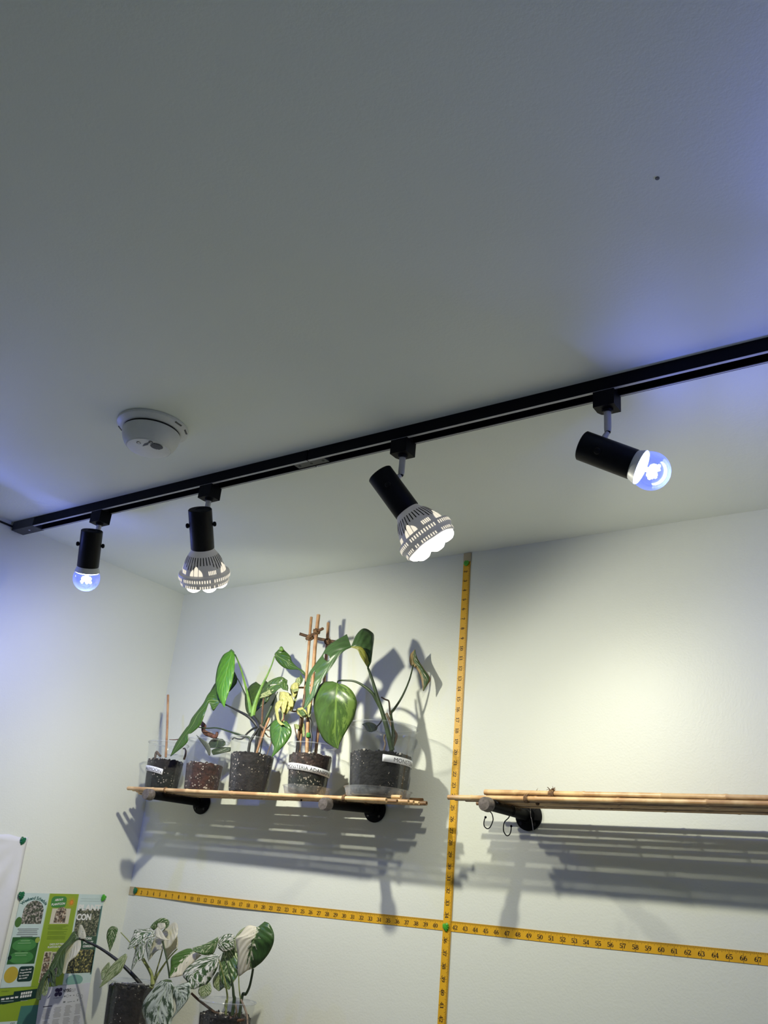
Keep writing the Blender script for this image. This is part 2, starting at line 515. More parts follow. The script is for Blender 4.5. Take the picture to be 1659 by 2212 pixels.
def par_bulb(root, M, power=1.0, spill=1.0):
    """white flood bulb: fluted neck, slotted ring, domed lenses. Local z runs out of the holder."""
    prof = [(0.022,-0.012),(0.0245,0.001),(0.0275,0.006),(0.033,0.014),(0.0395,0.026),(0.0445,0.038),(0.0468,0.048),(0.0475,0.0505),
            (0.0545,0.052),(0.0562,0.056),(0.0562,0.064),(0.0535,0.0665),(0.0525,0.069),(0.0525,0.077),(0.050,0.0785),(0.048,0.078)]
    V, F = lathe_vf(prof, 48, cap1=True)
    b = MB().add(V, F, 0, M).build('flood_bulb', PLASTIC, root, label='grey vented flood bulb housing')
    def surf(z):
        for (r0, z0), (r1, z1) in zip(prof, prof[1:]):
            if z0 <= z <= z1 and z1 > z0: return r0 + (r1-r0)*(z-z0)/(z1-z0)
        return prof[-1][0]
    def slot_poly(mb, ang, pts, off=0.0005):
        vs = []
        for w, z in pts:
            r = surf(z) + off
            a = ang + w/r
            vs.append((r*math.cos(a), r*math.sin(a), z))
        mb.add(vs, [tuple(range(len(vs)))], 0, M)
    def slot_strip(mb, ang, rows, off=0.0007):
        vs = []
        for z, w0, w1 in rows:
            r = surf(z) + off
            for w in (w0, (w0+w1)/2, w1):
                a = ang + w/r
                vs.append((r*math.cos(a), r*math.sin(a), z))
        fs = []
        for i in range(len(rows)-1):
            for j in range(2): fs.append((3*i+j, 3*i+j+1, 3*i+4+j, 3*i+3+j))
        mb.add(vs, fs, 0, M)
    dark = MB()
    for k in range(36):
        z1 = 0.028 if k % 9 in (0, 1, 8, 7) else (0.033 if k % 9 in (2, 6) else 0.038)
        slot_poly(dark, 2*math.pi*k/36, [(-.0009,.012),(.0009,.012),(.0010,(z1+.012)/2),(.0010,z1),(-.0010,z1),(-.0010,(z1+.012)/2)])
    o = dark.build('vent_slots', SLOT, b, smooth=False, recalc=False); o['kind'] = 'stuff'
    lit = MB()
    for k in range(4):
        a0 = 2*math.pi*(k+0.25)/4
        slot_strip(lit, a0, [(.0350,-.0068,-.0062),(.0385,-.0108,-.0062),(.0420,-.0132,-.0062),(.0455,-.0144,-.0062),(.0494,-.0150,-.0062)])
        slot_strip(lit, a0, [(.0290,-.0004,.0004),(.0310,-.0026,.0026),(.0335,-.0042,.0042),(.0375,-.0045,.0045),(.0420,-.0045,.0045),(.0460,-.0045,.0045),(.0494,-.0045,.0045)])
        slot_strip(lit, a0, [(.0350,.0062,.0068),(.0385,.0062,.0108),(.0420,.0062,.0132),(.0455,.0062,.0144),(.0494,.0062,.0150)])
        for j in range(5):
            slot_poly(lit, a0+math.pi/4, [(-.0085+j*.0038,.040),(-.0063+j*.0038,.040),(-.0063+j*.0038,.0485),(-.0085+j*.0038,.0485)])
    for k in range(64):
        if k % 13 == 6: continue
        a = 2*math.pi*k/64
        slot_poly(lit, a, [(-.0012,.0565),(.0012,.0565),(.0012,.0632),(-.0012,.0632)])
        if k % 8 not in (3,):
            slot_poly(lit, a, [(-.0011,.0712),(.0011,.0712),(.0011,.0768),(-.0011,.0768)])
    o = lit.build('lit_vent_slots', VENTW, b, smooth=False, recalc=False); o['kind'] = 'stuff'
    dome = [(0.0165,0.0),(0.0160,.004),(0.0135,.008),(0.0085,.0115),(0.0,.013)]
    V, F = lathe_vf(dome, 20)
    spots = [(0,0)] + [(.0335*math.cos(a), .0335*math.sin(a)) for a in (2*math.pi*k/6+0.26 for k in range(6))]
    for x, y in spots:
        MB().add(V, F, 0, M @ Matrix.Translation((x, y, 0.0778))).build('bulb_lens', LEDW, b, label='glowing white lens')

    for nm, w, size, blend in (('flood_bulb_beam', WARM_W*power, 136, 1.0), ('flood_bulb_spill', WARM_SPILL*power*spill, 180, 0.45)):
        ld = bpy.data.lights.new(nm, 'SPOT')
        ld.energy = w; ld.color = WARM_RGB; ld.spot_size = math.radians(size); ld.spot_blend = blend; ld.shadow_soft_size = 0.013
        lo = bpy.data.objects.new(nm, ld); COL.objects.link(lo)
        lo.matrix_world = M @ Matrix.Translation((0, 0, 0.106)) @ Matrix.Rotation(math.pi, 4, 'X')
        lo.parent = root; lo.matrix_parent_inverse = parent_world(root).inverted()

def globe_bulb(root, M, watts=None, spread=180):
    V, F = lathe_vf([(0.022,-0.012),(0.0245,0.0),(0.0262,0.004),(0.0292,0.0115),(0.0296,0.0125),(0.0,0.0128)], 40)
    b = MB().add(V, F, 0, M).build('globe_bulb', WHITEPL, root, label='white collar of a clear globe bulb')
    # glowing white reflector plate at the mouth of the collar
    V, F = lathe_vf([(0.0285,0.0131),(0.0270,0.0150),(0.0235,0.0162),(0.0225,0.0158)], 40)
    MB().add(V, F, 0, M).build('reflector_ring', LEDB, b)
    V, F = lathe_vf([(0.0225,0.0158),(0.0,0.0150)], 32)
    MB().add(V, F, 0, M).build('lens_plate', LEDB, b)
    V, F = lathe_vf([(0.0262,0.0170),(0.0268,0.026),(0.0262,0.034),(0.0225,0.0450),(0.016,0.0515),(0.008,0.0542),(0.0,0.055)], 36)
    m = INNERB
    c = MB()
    rnd = random.Random(3)
    for i in range(26):
        a = rnd.uniform(0, 2*math.pi); r = 0.0125*math.sqrt(rnd.random())
        Vv, Ff = ico_vf(rnd.uniform(.0022,.0042), i*1.3, 1, 0.3)
        c.add(Vv, Ff, 0, M @ Matrix.Translation((r*math.cos(a), r*math.sin(a), 0.0345+rnd.uniform(-.004,.004))))
    Vv, Ff = lathe_vf([(0.0,0.024),(0.010,0.026),(0.0125,0.030),(0.0105,0.0345),(0.0,0.036)], 20)
    c.add(Vv, Ff, 0, M)
    Vv, Ff = lathe_vf([(0.0045,0.0150),(0.0040,0.026)], 12)
    c.add(Vv, Ff, 0, M)
    c.build('led_cluster', LEDB, b, label='glowing white chip cluster')
    prof = [(0.0287,0.0126)]
    for k in range(1, 15):
        t = math.radians(62 - k*(62+90)/14)        # from the collar round to the nose
        prof.append((0.0318*math.cos(t), 0.0290 - 0.0318*math.sin(t)))
    prof[-1] = (0.0, 0.0608)
    V, F = lathe_vf(prof, 40)
    MB().add(V, F, 0, M).build('glass_globe', GLASS, b, label='clear bluish glass globe')
    w = GLOBE_W if watts is None else watts
    area_light('globe_bulb_light', root, M, 0.0400, 0.013, w*0.6, GLOBE_RGB, math.radians(spread))
    ld = bpy.data.lights.new('globe_bulb_glow', 'POINT'); ld.shadow_soft_size = 0.004; ld.energy = w*0.4; ld.color = GLOBE_RGB
    lo = bpy.data.objects.new('globe_bulb_glow', ld); COL.objects.link(lo)
    lo.matrix_world = M @ Matrix.Translation((0, 0, 0.0475))
    lo.parent = root; lo.matrix_parent_inverse = parent_world(root).inverted()

def lamp_holder(root, B, Fr, kdir):
    ax = (Fr-B).normalized()
    M = axis_matrix(B, ax, kdir)
    Lh = (Fr-B).length
    V, F = lathe_vf([(0.0,0.0015),(0.010,0.0015),(0.0105,0.0),(0.0238,0.0),(HOLD_R,0.0016),(HOLD_R,Lh-.001),(HOLD_R-.0008,Lh),(HOLD_R-.0022,Lh),(HOLD_R-.0026,Lh-.012),(0.0,Lh-.013)], 40)
    h = MB().add(V, F, 0, M).build('lamp_holder', BLACK, root)
    for sgn in (1, -1):
        Mk = M @ Matrix.Translation((sgn*(HOLD_R-.001), 0, 0.036)) @ Matrix.Rotation(sgn*math.pi/2, 4, 'Y')
        V, F = lathe_vf([(0.0035,0),(0.0035,.0015),(0.0052,.002),(0.0056,.0045),(0.0048,.0072),(0.0025,.0085),(0,.0087)], 16)
        MB().add(V, F, 0, Mk).build('lamp_knob', BLACK, h)
    return axis_matrix(Fr, ax, kdir)

def track_light(u, bpx, fpx, ymid, near, kind, knobs, label, watts=None, spread=180, ends=None, x=None, attach=0.03):
    X = x if x is not None else x_for_u(u, TY, H-TH-.022)
    root = thing('track_light', (X, TY, H-TH), label, 'track light', 'spot heads hanging from the black track')
    # adapter block clipped into the track: far left edge rounded
    w, zb = 0.0185, H-TH-.0300
    ring = [(-w,-.0165),(w,-.0165),(w,.0165),(-w+.012,.0165),(-w+.004,.0125),(-w,.004)]
    V = [(X+a, TY+b, H-TH-.0002) for a, b in ring] + [(X+a, TY+b, zb) for a, b in ring]
    n = len(ring)
    F = [(k, (k+1) % n, n+(k+1) % n, n+k) for k in range(n)] + [tuple(range(n))[::-1], tuple(range(n, 2*n))]
    ad = obj('track_adapter', V, F, BLACKTRACK, root, smooth=False)
    V, F = box_vf(X-.016, X+.016, TY-.0085, TY+.0085, H-TH-.001, H-.0065)
    obj('contact_blade', V, F, SLOT, ad, smooth=False)
    xs = X+.001
    V, F = lathe_vf([(0.0095,0.0),(0.0095,-.0035),(0.0085,-.0055),(0.0,-.0055)], 20)
    obj('swivel_collar', [(xs+a, TY+b, zb+c) for a,b,c in V], F, BLACK, root)
    zs0, zs1 = zb-.005, zb-.005-attach
    V, F = lathe_vf([(0.0062,0),(0.0062,-attach*.8),(0.0055,-attach),(0.0,-attach)], 20, cap0=True)
    obj('chrome_stem', [(xs+a, TY+b, zs0+c) for a,b,c in V], F, CHROME, root, label='short chrome stem')
    if ends is None: B, Fr = solve_ends(bpx, fpx, {-1: .0896, 1: HOLD_L, 2: .0934}[near], ymid, near)
    else: B, Fr = Vector(ends[0]), Vector(ends[1])
    ax = (Fr-B).normalized()
    piv = Vector((xs, TY, zs1))
    s = max(0.008, min(HOLD_L*0.6, (piv-B).dot(ax)))
    foot = B + ax*s
    d = piv - foot
    edge = foot + (d - ax*d.dot(ax)).normalized()*(HOLD_R-.002)
    V, F = tube_vf([piv+Vector((0,0,.006)), piv, edge], [0.0040, 0.0042, 0.0058], 12, 2)
    obj('pivot_joint', V, F, CHROME, root)
    V, F = ico_vf(0.0048, 0.0, 2, 0.0)
    pj_ = obj('pivot_ball', [Vector(v)+piv for v in V], F, BLACK, root)
    toc = (CAMV - B).normalized()
    kd = ax.cross(toc) if knobs == 'side' else toc - ax*toc.dot(ax)
    Mf = lamp_holder(root, B, Fr, kd)
    if kind == 'flood': par_bulb(root, Mf, watts or 1.0, 1.3 if near < 0 else 1.5)
    else: globe_bulb(root, Mf, watts, spread)
    return root

track_light(216, (199.0,1145.5), (189.8,1223.8), -0.652, -1, 'globe', 'side', 'leftmost black track head with a clear blue globe bulb hanging straight down', attach=0.028)
track_light(452, (432.0,1099.3), (437.7,1184.8), -0.652, -1, 'flood', 'side', 'black track head pointing its vented white flood bulb straight down, above the leftmost pots', attach=0.028, watts=1.0)
track_light(870, (819.8,1022.6), (880.1,1105.1), -0.630, 2, 'flood', 'face', 'black track head tilted right with a vented white flood bulb, near the yellow tape', attach=0.037, watts=0.74)
track_light(1311, (1256.7,962.0), (1368.8,1003.6), -0.630, 1, 'globe', 'face', 'rightmost black track head in view, nearly level, with a clear blue globe bulb', attach=0.038)
# one more head on the same track just outside the frame: its blue light falls on the right edge of the picture
track_light(0, None, None, 0, 0, 'globe', 'face', 'black track head beyond the right edge of the picture with a blue globe bulb', watts=2.7,
            ends=((2.145, -0.655, 2.325), (2.19, -0.735, 2.332)), x=2.12)

# ------------------------------------------------------------------ cord and lamp at the left end of the track
cz = H-.013
V, F = tube_vf([(0.012, -0.616, H-.016), (0.004, -0.640, cz), (0.004, -0.68, cz), (0.004, -0.80, cz), (0.004, -0.99, cz), (0.004,-1.2,cz)], 0.0028, 8, 4)
cord = obj('power_cord', V, F, BLACK)
tag(cord, 'thin black cord running along the top of the left wall from the track end', 'cord')
wl = thing('wall_lamp', (0.0, -0.79, H-.04), 'black wall lamp at the left picture edge under the thin cord', 'lamp')
yb = -0.725
V, F = box_vf(0.0002, 0.022, yb-.040, yb, H-.048, H-.018, 0.002)
obj('wall_bracket', V, F, BLACK, wl, smooth=False)
V, F = tube_vf([(0.018, yb-.025, H-.035), (0.045, yb-.045, H-.05), (0.06, yb-.07, H-.075)], 0.005, 10, 4)
obj('lamp_arm', V, F, CHROME, wl)
Bq, Fq = Vector((0.088, yb-.085, H-.055)), Vector((0.118, yb-.105, H-.142))
Mq = lamp_holder(wl, Bq, Fq, (0,1,0))
globe_bulb(wl, Mq, 2.1)

# ------------------------------------------------------------------ smoke detector
sd = thing('smoke_detector', (0.793, -0.863, H), 'round white smoke detector mounted on the ceiling left of the track', 'smoke detector')
SDM = Matrix.Translation((0.793, -0.863, H-.0002)) @ Matrix.Rotation(math.pi, 4, 'X')
V, F = lathe_vf([(0.0,0.0),(0.071,0.0),(0.0722,0.002),(0.0715,0.006),(0.066,0.009),(0.0605,0.0130),(0.0565,0.0130)], 64)
MB().add(V, F, 0, SDM).build('mounting_ring', WHITEPL, sd)
V, F = lathe_vf([(0.0565,0.0105),(0.0565,0.0175)], 64)
MB().add(V, F, 0, SDM).build('ring_gap', SLOT, sd)
body = [(0.0560,0.0165),(0.0580,0.0172),(0.0584,0.021),(0.0572,0.029),(0.0540,0.038),(0.0498,0.0455),(0.0452,0.0505),(0.0442,0.0500),(0.0425,0.0525),(0.030,0.0545),(0.0,0.0548)]
V, F = lathe_vf(body, 64, cap0=True)
bo = MB().add(V, F, 0, SDM).build('detector_body', WHITEPL, sd)
g = MB()
rd = random.Random(5)
fwd = (CAMV - Vector((0.793,-0.863,H))); fa = math.atan2(-fwd.y, fwd.x)
def sdp(r, a, z): return (r*math.cos(fa-a), r*math.sin(fa-a), z)
cx_, cy_ = sdp(0.028, 0.55, 0)[:2]
for i in range(-4, 5):
    half = 0.0115*math.sqrt(max(0.05, 1-(i/4.6)**2))
    V, F = box_vf(cx_-half, cx_+half, cy_+i*.0027-.0009, cy_+i*.0027+.0009, 0.0540, 0.0556)
    g.add(V, F, 0, SDM)
o = g.build('sounder_slots', WHITEDARK, bo, smooth=False); o['kind'] = 'stuff'
V, F = lathe_vf([(0.0045,0.0),(0.0045,.0012),(0.0032,.0012),(0.0032,0)], 20)
for (r, a) in ((0.030, -0.75), (0.036, 0.05)):
    x, y, _ = sdp(r, a, 0)
    MB().add(V, F, 0, SDM @ Matrix.Translation((x, y, 0.0535))).build('test_button', WHITEDARK, bo)
t_ = MB()
for i in range(3):
    x, y, _ = sdp(0.020+.005*i, -0.35+.1*i, 0)
    V, F = box_vf(x-.008, x+.008, y-.0008, y+.0008, 0.0536, 0.0552)
    t_.add(V, F, 0, SDM)
o = t_.build('moulded_marks', WHITEDARK, bo, smooth=False); o['kind'] = 'stuff'
for a in (-2.0, 1.25, 0.75):
    x, y, _ = sdp(0.0685, a, 0)
    V, F = box_vf(-.009, .009, -.0016, .0016, 0.0045, 0.0085)
    MB().add(V, F, 0, SDM @ Matrix.Translation((x, y, 0)) @ Matrix.Rotation(fa-a+math.pi/2, 4, 'Z')).build('ring_slot', WHITEDARK, sd, smooth=False)

V, F = lathe_vf([(0.0028,0.0),(0.0026,.0008),(0.0,.0010)], 12, cap0=True)
cs = on_plane(1420, 385, 2, H)
tag(MB().add(V, F, 0, Matrix.Translation(cs) @ Matrix.Rotation(math.pi, 4, 'X')).build('nail_head', WHITEDARK), 'tiny dark nail head alone on the bare ceiling', 'nail')

# ------------------------------------------------------------------ writing helpers
def text_vf(s, bold=0.0):
    cu = bpy.data.curves.new('t', 'FONT'); cu.body = s; cu.size = 1.0; cu.offset = bold; cu.resolution_u = 3
    o = bpy.data.objects.new('t', cu); COL.objects.link(o)
    bpy.context.view_layer.update()
    me = bpy.data.meshes.new_from_object(o.evaluated_get(bpy.context.evaluated_depsgraph_get()))
    V = [(v.co.x, v.co.y) for v in me.vertices]; F = [tuple(p.vertices) for p in me.polygons]
    bpy.data.objects.remove(o); bpy.data.curves.remove(cu); bpy.data.meshes.remove(me)
    x0, x1 = min(v[0] for v in V), max(v[0] for v in V); y0 = min(0, min(v[1] for v in V))
    return [((x-x0), y) for x, y in V], F, x1-x0

# digits of the tape measure: thick and thin strokes with slab serifs in a 0.62 x 1 cell
def arc(cx, cy, rx, ry, a0, a1, n=12, w0=.1, w1=.2):
    out = []
    for k in range(n+1):
        a = math.radians(a0 + (a1-a0)*k/n)
        wd = w0 + (w1-w0)*abs(math.cos(a))
        out.append((cx+rx*math.cos(a), cy+ry*math.sin(a), wd))
    return out
DIG = {
 '0': [arc(.31,.5,.22,.44,0,360,22,.08,.19)],
 '1': [[(.33,.0,.19),(.33,.96,.19)], [(.10,.04,.08),(.56,.04,.08)], [(.12,.82,.08),(.33,.95,.09)]],
 '2': [arc(.30,.72,.21,.23,170,-35,12,.09,.18)+[(.10,.08,.10)], [(.06,.07,.15),(.55,.07,.15)], [(.53,.07,.09),(.56,.26,.08)]],
 '3': [arc(.28,.74,.20,.21,150,-80,10,.09,.18), arc(.28,.29,.23,.25,85,-160,12,.09,.19)],
 '4': [[(.40,0,.18),(.40,.98,.18)], [(.42,.95,.09),(.03,.30,.09)], [(.02,.28,.10),(.60,.28,.10)], [(.26,.04,.08),(.58,.04,.08)]],
 '5': [[(.12,.92,.14),(.52,.92,.14)], [(.13,.95,.09),(.11,.52,.09)], arc(.28,.32,.23,.27,135,-155,14,.09,.19)],
 '6': [arc(.31,.30,.21,.25,0,360,18,.09,.17), [(.12,.34,.18),(.15,.62,.17),(.27,.84,.12),(.46,.93,.10)]],
 '7': [[(.06,.91,.16),(.57,.91,.16)], [(.54,.88,.10),(.32,.45,.14),(.26,0,.19)], [(.07,.92,.08),(.05,.70,.08)]],
 '8': [arc(.31,.73,.18,.21,0,360,16,.09,.16), arc(.31,.27,.22,.24,0,360,18,.09,.18)],
 '9': [arc(.31,.69,.21,.25,0,360,18,.09,.17), [(.50,.65,.18),(.47,.38,.17),(.35,.16,.12),(.16,.07,.10)]],
}
def stroke_vf(st):
    V = []; F = []
    for i, (x, y, w) in enumerate(st):
        a = st[max(i-1, 0)]; b = st[min(i+1, len(st)-1)]
        dx, dy = b[0]-a[0], b[1]-a[1]; l = math.hypot(dx, dy) or 1
        nx, ny = -dy/l*w/2, dx/l*w/2
        V += [(x+nx, y+ny), (x-nx, y-ny)]
        if i: F.append((2*i-2, 2*i-1, 2*i+1, 2*i))
    return V, F

# ------------------------------------------------------------------ tape measures
TW = 0.82*IN
def tape(name, label, length, fn, ylay, end, end_h):
    """fn(a, b) -> (x, z) for a metres along and b metres across (0 at the tick edge, TW at the inch-line edge)."""
    root = thing(name, (fn(0,0)[0], 0, fn(0,0)[1]), label, 'tape measure')
    n = 80
    V = []; F = []
    for i in range(n+1):
        a = length*i/n
        for b, dy in ((0,0),(TW,0),(TW,.0005),(0,.0005)):
            x, z = fn(a, b); V.append((x, ylay(x if end_h else 0)+dy, z))
    for i in range(n):
        for k in range(4):
            F.append((4*i+k, 4*i+(k+1) % 4, 4*i+4+(k+1) % 4, 4*i+4+k))
    F += [(0,1,2,3), (4*n+3,4*n+2,4*n+1,4*n)]
    obj('tape_band', V, F, TAPEY, root, smooth=False)
    V = []; F = []
    for i in range(9):
        a = 0.95*IN*i/8 if end else 0.0
        for b in (-.0004, TW+.0004):
            x, z = fn(a, b); V.append((x, ylay(x if end_h else 0)-.0003, z))
        if i: F.append((2*i-2, 2*i-1, 2*i+1, 2*i))
    V2 = [(x, y+.0011, z) for x, y, z in V]; m = len(V)
    F += [tuple(k+m for k in f)[::-1] for f in F]
    F += [(0, 1, m+1, m), (m-2, m-1, 2*m-1, 2*m-2)]
    if end: obj('metal_end', V+V2, F, TAPEEND, root, smooth=False, label='pale worn metal end')
    tk = MB(); yy = -.00016
    def quad(a0, a1, b0, b1):
        P = [fn(a0,b0), fn(a1,b0), fn(a1,b1), fn(a0,b1)]
        tk.add([(x, ylay(x if end_h else 0)+yy, z) for x, z in P], [(0,1,2,3)])
    N = int(length/IN)
    for i in range(1, N+1):
        a = i*IN
        quad(a-.00032, a+.00032, TW*0.30, TW)
        for j in range(16):
            ln = {0: .36, 8: .30}.get(j, .24 if j % 4 == 0 else (.20 if j % 2 == 0 else .15))
            aa = a + j*IN/16
            if aa > length: break
            quad(aa-.00026, aa+.00026, 0.0004, TW*ln)
    o = tk.build('tick_marks', INK, root, smooth=False, recalc=False); o['kind'] = 'stuff'
    nm = MB()
    hgt = TW*0.42; wd = hgt*0.70
    for i in range(2, N+1):
        s = str(i)
        gp = wd*1.13
        tot = len(s)*gp
        for k, ch in enumerate(s):
            a0 = i*IN - tot/2 + k*gp + (gp-wd)/2
            for st in DIG[ch]:
                V, F = stroke_vf(st)
                P = []
                for x, y in V:
                    q = fn(a0 + x*wd/0.62, TW*0.80 - y*hgt)
                    P.append((q[0], ylay(q[0] if end_h else 0)+yy-.00004, q[1]))
                nm.add(P, F)
    o = nm.build('inch_numbers', INK, root, smooth=False, recalc=False); o['kind'] = 'stuff'
    return root
SAG = [(0,.0),(3,.0008),(12,-.0008),(20,-.0019),(30,-.0014),(42,.0002),(55,.0004),(60,.0018),(67,.0032),(72,.004)]
def hsag(a):
    i = a/IN
    for (p, q), (r, s) in zip(SAG, SAG[1:]):
        if p <= i <= r: return q + (s-q)*(i-p)/(r-p)
    return SAG[-1][1]
tape('tape_measure', 'long yellow tape measure pinned level along the back wall below the shelves', 71.5*IN,
     lambda a, b: (0.001+a, H-34.48*IN-b+hsag(a)), lambda x: -.0011-.0045*math.exp(-((x/IN-13)/8.0)**2), True, True)
tape('tape_measure', 'yellow tape measure hanging straight down the back wall from the ceiling', 60.0*IN,
     lambda a, b: (41.67*IN-b, H-.001-a), lambda x: -.0022, True, False)

# ------------------------------------------------------------------ leaf shaped push pins
def push_pin(P, n, up, size, m, label, notch=True):
    n = Vector(n)
    up = Vector(up); up = (up - n*up.dot(n)).normalized(); rt = up.cross(n)
    out = [(0,.40),(.10,.50),(.27,.52),(.42,.40),(.47,.22),(.34,.17),(.48,.08),(.44,-.08),(.31,-.07),(.38,-.22),(.28,-.34),(.18,-.30),(.14,-.44),(0,-.56)]
    if not notch: out = [(0,.46),(.2,.5),(.38,.40),(.48,.2),(.5,0),(.44,-.2),(.32,-.36),(.16,-.48),(0,-.54)]
    pts = out + [(-x, y) for x, y in out[-2:0:-1]]
    V = []; F = []
    for sc, hh in ((1.0, .0016), (0.985, .0030), (0.60, .0048)):
        for x, y in pts:
            d = abs(x)
            V.append(Vector(P) + (rt*x + up*y)*size*sc + n*(hh - .0008*(1 if d < .02 else 0)))
    k = len(pts)
    for L_ in range(2):
        for i in range(k):
            j = (i+1) % k
            F.append((L_*k+i, L_*k+j, (L_+1)*k+j, (L_+1)*k+i))
    V.append(Vector(P) + n*.0052); c = len(V)-1
    for i in range(k): F.append((2*k+i, 2*k+(i+1) % k, c))
    F.append(tuple(range(k))[::-1])
    root = thing('push_pin', P, label, 'push pin', 'green leaf shaped push pins')
    obj('pin_head', V, F, m, root, smooth=False)
    Vp, Fp = lathe_vf([(0.0010,0.0),(0.0010,0.0020)], 8, True, True)
    Mp = axis_matrix(Vector(P)+n*-.0001, n)
    MB().add(Vp, Fp, 0, Mp).build('pin_shank', CHROME, root)
    return root
def wallpt(u, v, y): return aty(u, v, y)
def leftpt(u, v, x): return on_plane(u, v, 0, x)
push_pin(wallpt(1008,1217,-.0026), (0,-1,0), (0.1,0,1), .0150, PIN_B, 'bright green pin near the top of the hanging yellow tape', False)
push_pin(wallpt(964,2003,-.0026), (0,-1,0), (-.25,0,1), .0165, PIN_B, 'bright green leaf pin where the two yellow tapes cross')
push_pin(wallpt(293,1924.5,-.0030), (0,-1,0), (.35,0,1), .0170, PIN_D, 'dark green leaf pin at the left end of the level tape')
push_pin(leftpt(48,1816.5,.0048), (1,0,0), (0,.2,1), .0185, PIN_D, 'dark green leaf pin at the corner of the blank white sheet')
push_pin(leftpt(45,1935,.0028), (1,0,0), (0,-.1,1), .0190, PIN_D, 'dark green leaf pin at the upper left corner of the brochure')
push_pin(leftpt(222.5,1940,.0028), (1,0,0), (0,.5,1), .0170, PIN_B, 'bright green leaf pin at the upper right corner of the brochure')

# ------------------------------------------------------------------ papers on the left wall
class Sheet:
    """a printed sheet on the left wall; s runs to the right, t downwards, both 0..1"""
    def __init__(self, corners, xoff, thick, root, mat):
        self.c = [leftpt(u, v, xoff) for u, v in corners]      # TL TR BR BL
        self.x = xoff; self.root = root
        n = 10
        V = []; F = []
        for side in (0, 1):
            for i in range(n+1):
                for j in range(n+1):
                    p = self.p(j/n, i/n); V.append((xoff - (thick if side else 0), p.y, p.z))
        N = (n+1)*(n+1)
        for i in range(n):
            for j in range(n):
                a = i*(n+1)+j
                F.append((a, a+1, a+n+2, a+n+1)); F.append((N+a, N+a+n+1, N+a+n+2, N+a+1))
        for k in range(n):
            for a, b in ((k, k+1), (n*(n+1)+k, n*(n+1)+k+1), (k*(n+1), (k+1)*(n+1)), (k*(n+1)+n, (k+1)*(n+1)+n)):
                F.append((a, b, N+b, N+a))
        self.sheet = obj('paper', V, F, mat, root, smooth=False)
        self.lay = 0
    def p(self, s, t):
        a = self.c[0].lerp(self.c[1], s); b = self.c[3].lerp(self.c[2], s)
        return a.lerp(b, t)
    def poly(self, name, polys, mat, layer, label=None):
        V = []; F = []
        for P in polys:
            n = len(V)
            for s, t in P:
                q = self.p(s, t); V.append((self.x + .00012*layer, q.y, q.z))
            F.append(tuple(range(n, n+len(P))))
        return obj(name, V, F, mat, self.root, smooth=False, label=label, recalc=False)
    def rect(self, s0, t0, s1, t1): return [(s0,t0),(s1,t0),(s1,t1),(s0,t1)]
    def rrect(self, s0, t0, s1, t1, r, asp):
        out = []
        for cx, cy, a0 in ((s1-r*asp, t0+r, -90), (s1-r*asp, t1-r, 0), (s0+r*asp, t1-r, 90), (s0+r*asp, t0+r, 180)):
            for k in range(5):
                a = math.radians(a0+90*k/4); out.append((cx+r*asp*math.cos(a), cy+r*math.sin(a)))
        return out
    def ell(self, cs, ct, rs, rt, n=28, rot=0):
        return [(cs+rs*math.cos(2*math.pi*k/n), ct+rt*math.sin(2*math.pi*k/n)) for k in range(n)]
    def text(self, name, s, x0, t0, w, h, mat, layer, bold=0.02, curve=None, skew=0.0):
        V, F, tw = text_vf(s, bold)
        out = []
        for x, y in V:
            a = x/tw*w; b = y/0.72*h
            if curve:
                R, cs, ct, asp = curve
                th = (a - w/2)/ (R*asp)
                q = self.p(cs + (R+b)*math.sin(th)*asp, ct - (R+b)*math.cos(th))
            else:
                q = self.p(x0+a, t0-b+skew*a)
            out.append((self.x + .00012*layer, q.y, q.z))
        return obj(name, out, F, mat, self.root, smooth=False, recalc=False)
def pm(c): return plain('print_%d_%d_%d' % c, rgb(*c), 0.45, var=0.03)
PALE, GRN, DGRN, MGRN, TEALD, YEL, WHT, LIME = pm((196,214,210)), pm((140,166,46)), pm((40,92,44)), pm((70,134,70)), pm((16,52,46)), pm((190,166,60)), pm((226,226,220)), pm((150,170,70))
OLIVE, GREY, TEAL, ORANGE, TXTG = pm((84,110,44)), pm((120,126,130)), pm((126,170,160)), pm((226,140,50)), pm((90,120,110))
PH1 = photo_mat('photo_people_plants', [rgb(44,52,42), rgb(110,104,96), rgb(70,84,60), rgb(190,180,172)], 90)
PH2 = photo_mat('photo_greens', [rgb(34,40,32), rgb(96,100,84), rgb(60,76,50), rgb(150,148,120)], 120)
PH3 = photo_mat('photo_small', [rgb(60,48,42), rgb(150,120,96), rgb(100,90,70), rgb(210,196,176)], 110)
PH4 = photo_mat('photo_orchids', [rgb(36,42,32), rgb(90,96,60), rgb(196,184,110), rgb(40,46,40)], 110)

# blank wrinkled sheet
ps_c = leftpt(60,1809,.003)
V = []; F = []
ny, nz = 46, 46
yr, yl, zt, zb2 = ps_c.y, ps_c.y-0.46, ps_c.z, ps_c.z-0.62
for i in range(nz+1):
    for j in range(ny+1):
        y = yl + (yr-yl)*j/ny; z = zt + (zb2-zt)*i/nz
        d = math.hypot((yr-.012-y), (zt-.015-z))
        ang = math.atan2(zt-z, yr-y)
        x = .003 + .006*min(1, d/.10)*(0.5+0.5*math.sin(ang*13+1.0)) + .004*abs(mnoise.noise(Vector((y*9, z*7, 0.4))))
        if i == 0 : z -= .003*math.sin(j*.9)*.6
        V.append((x, y, z))
for i in range(nz):
    for j in range(ny):
        a = i*(ny+1)+j; F.append((a, a+1, a+ny+2, a+ny+1))
SHEETM = plain('thin_white_sheet', rgb(222,222,222), 0.35, var=0.02)
o = obj('paper_sheet', V, F, SHEETM)
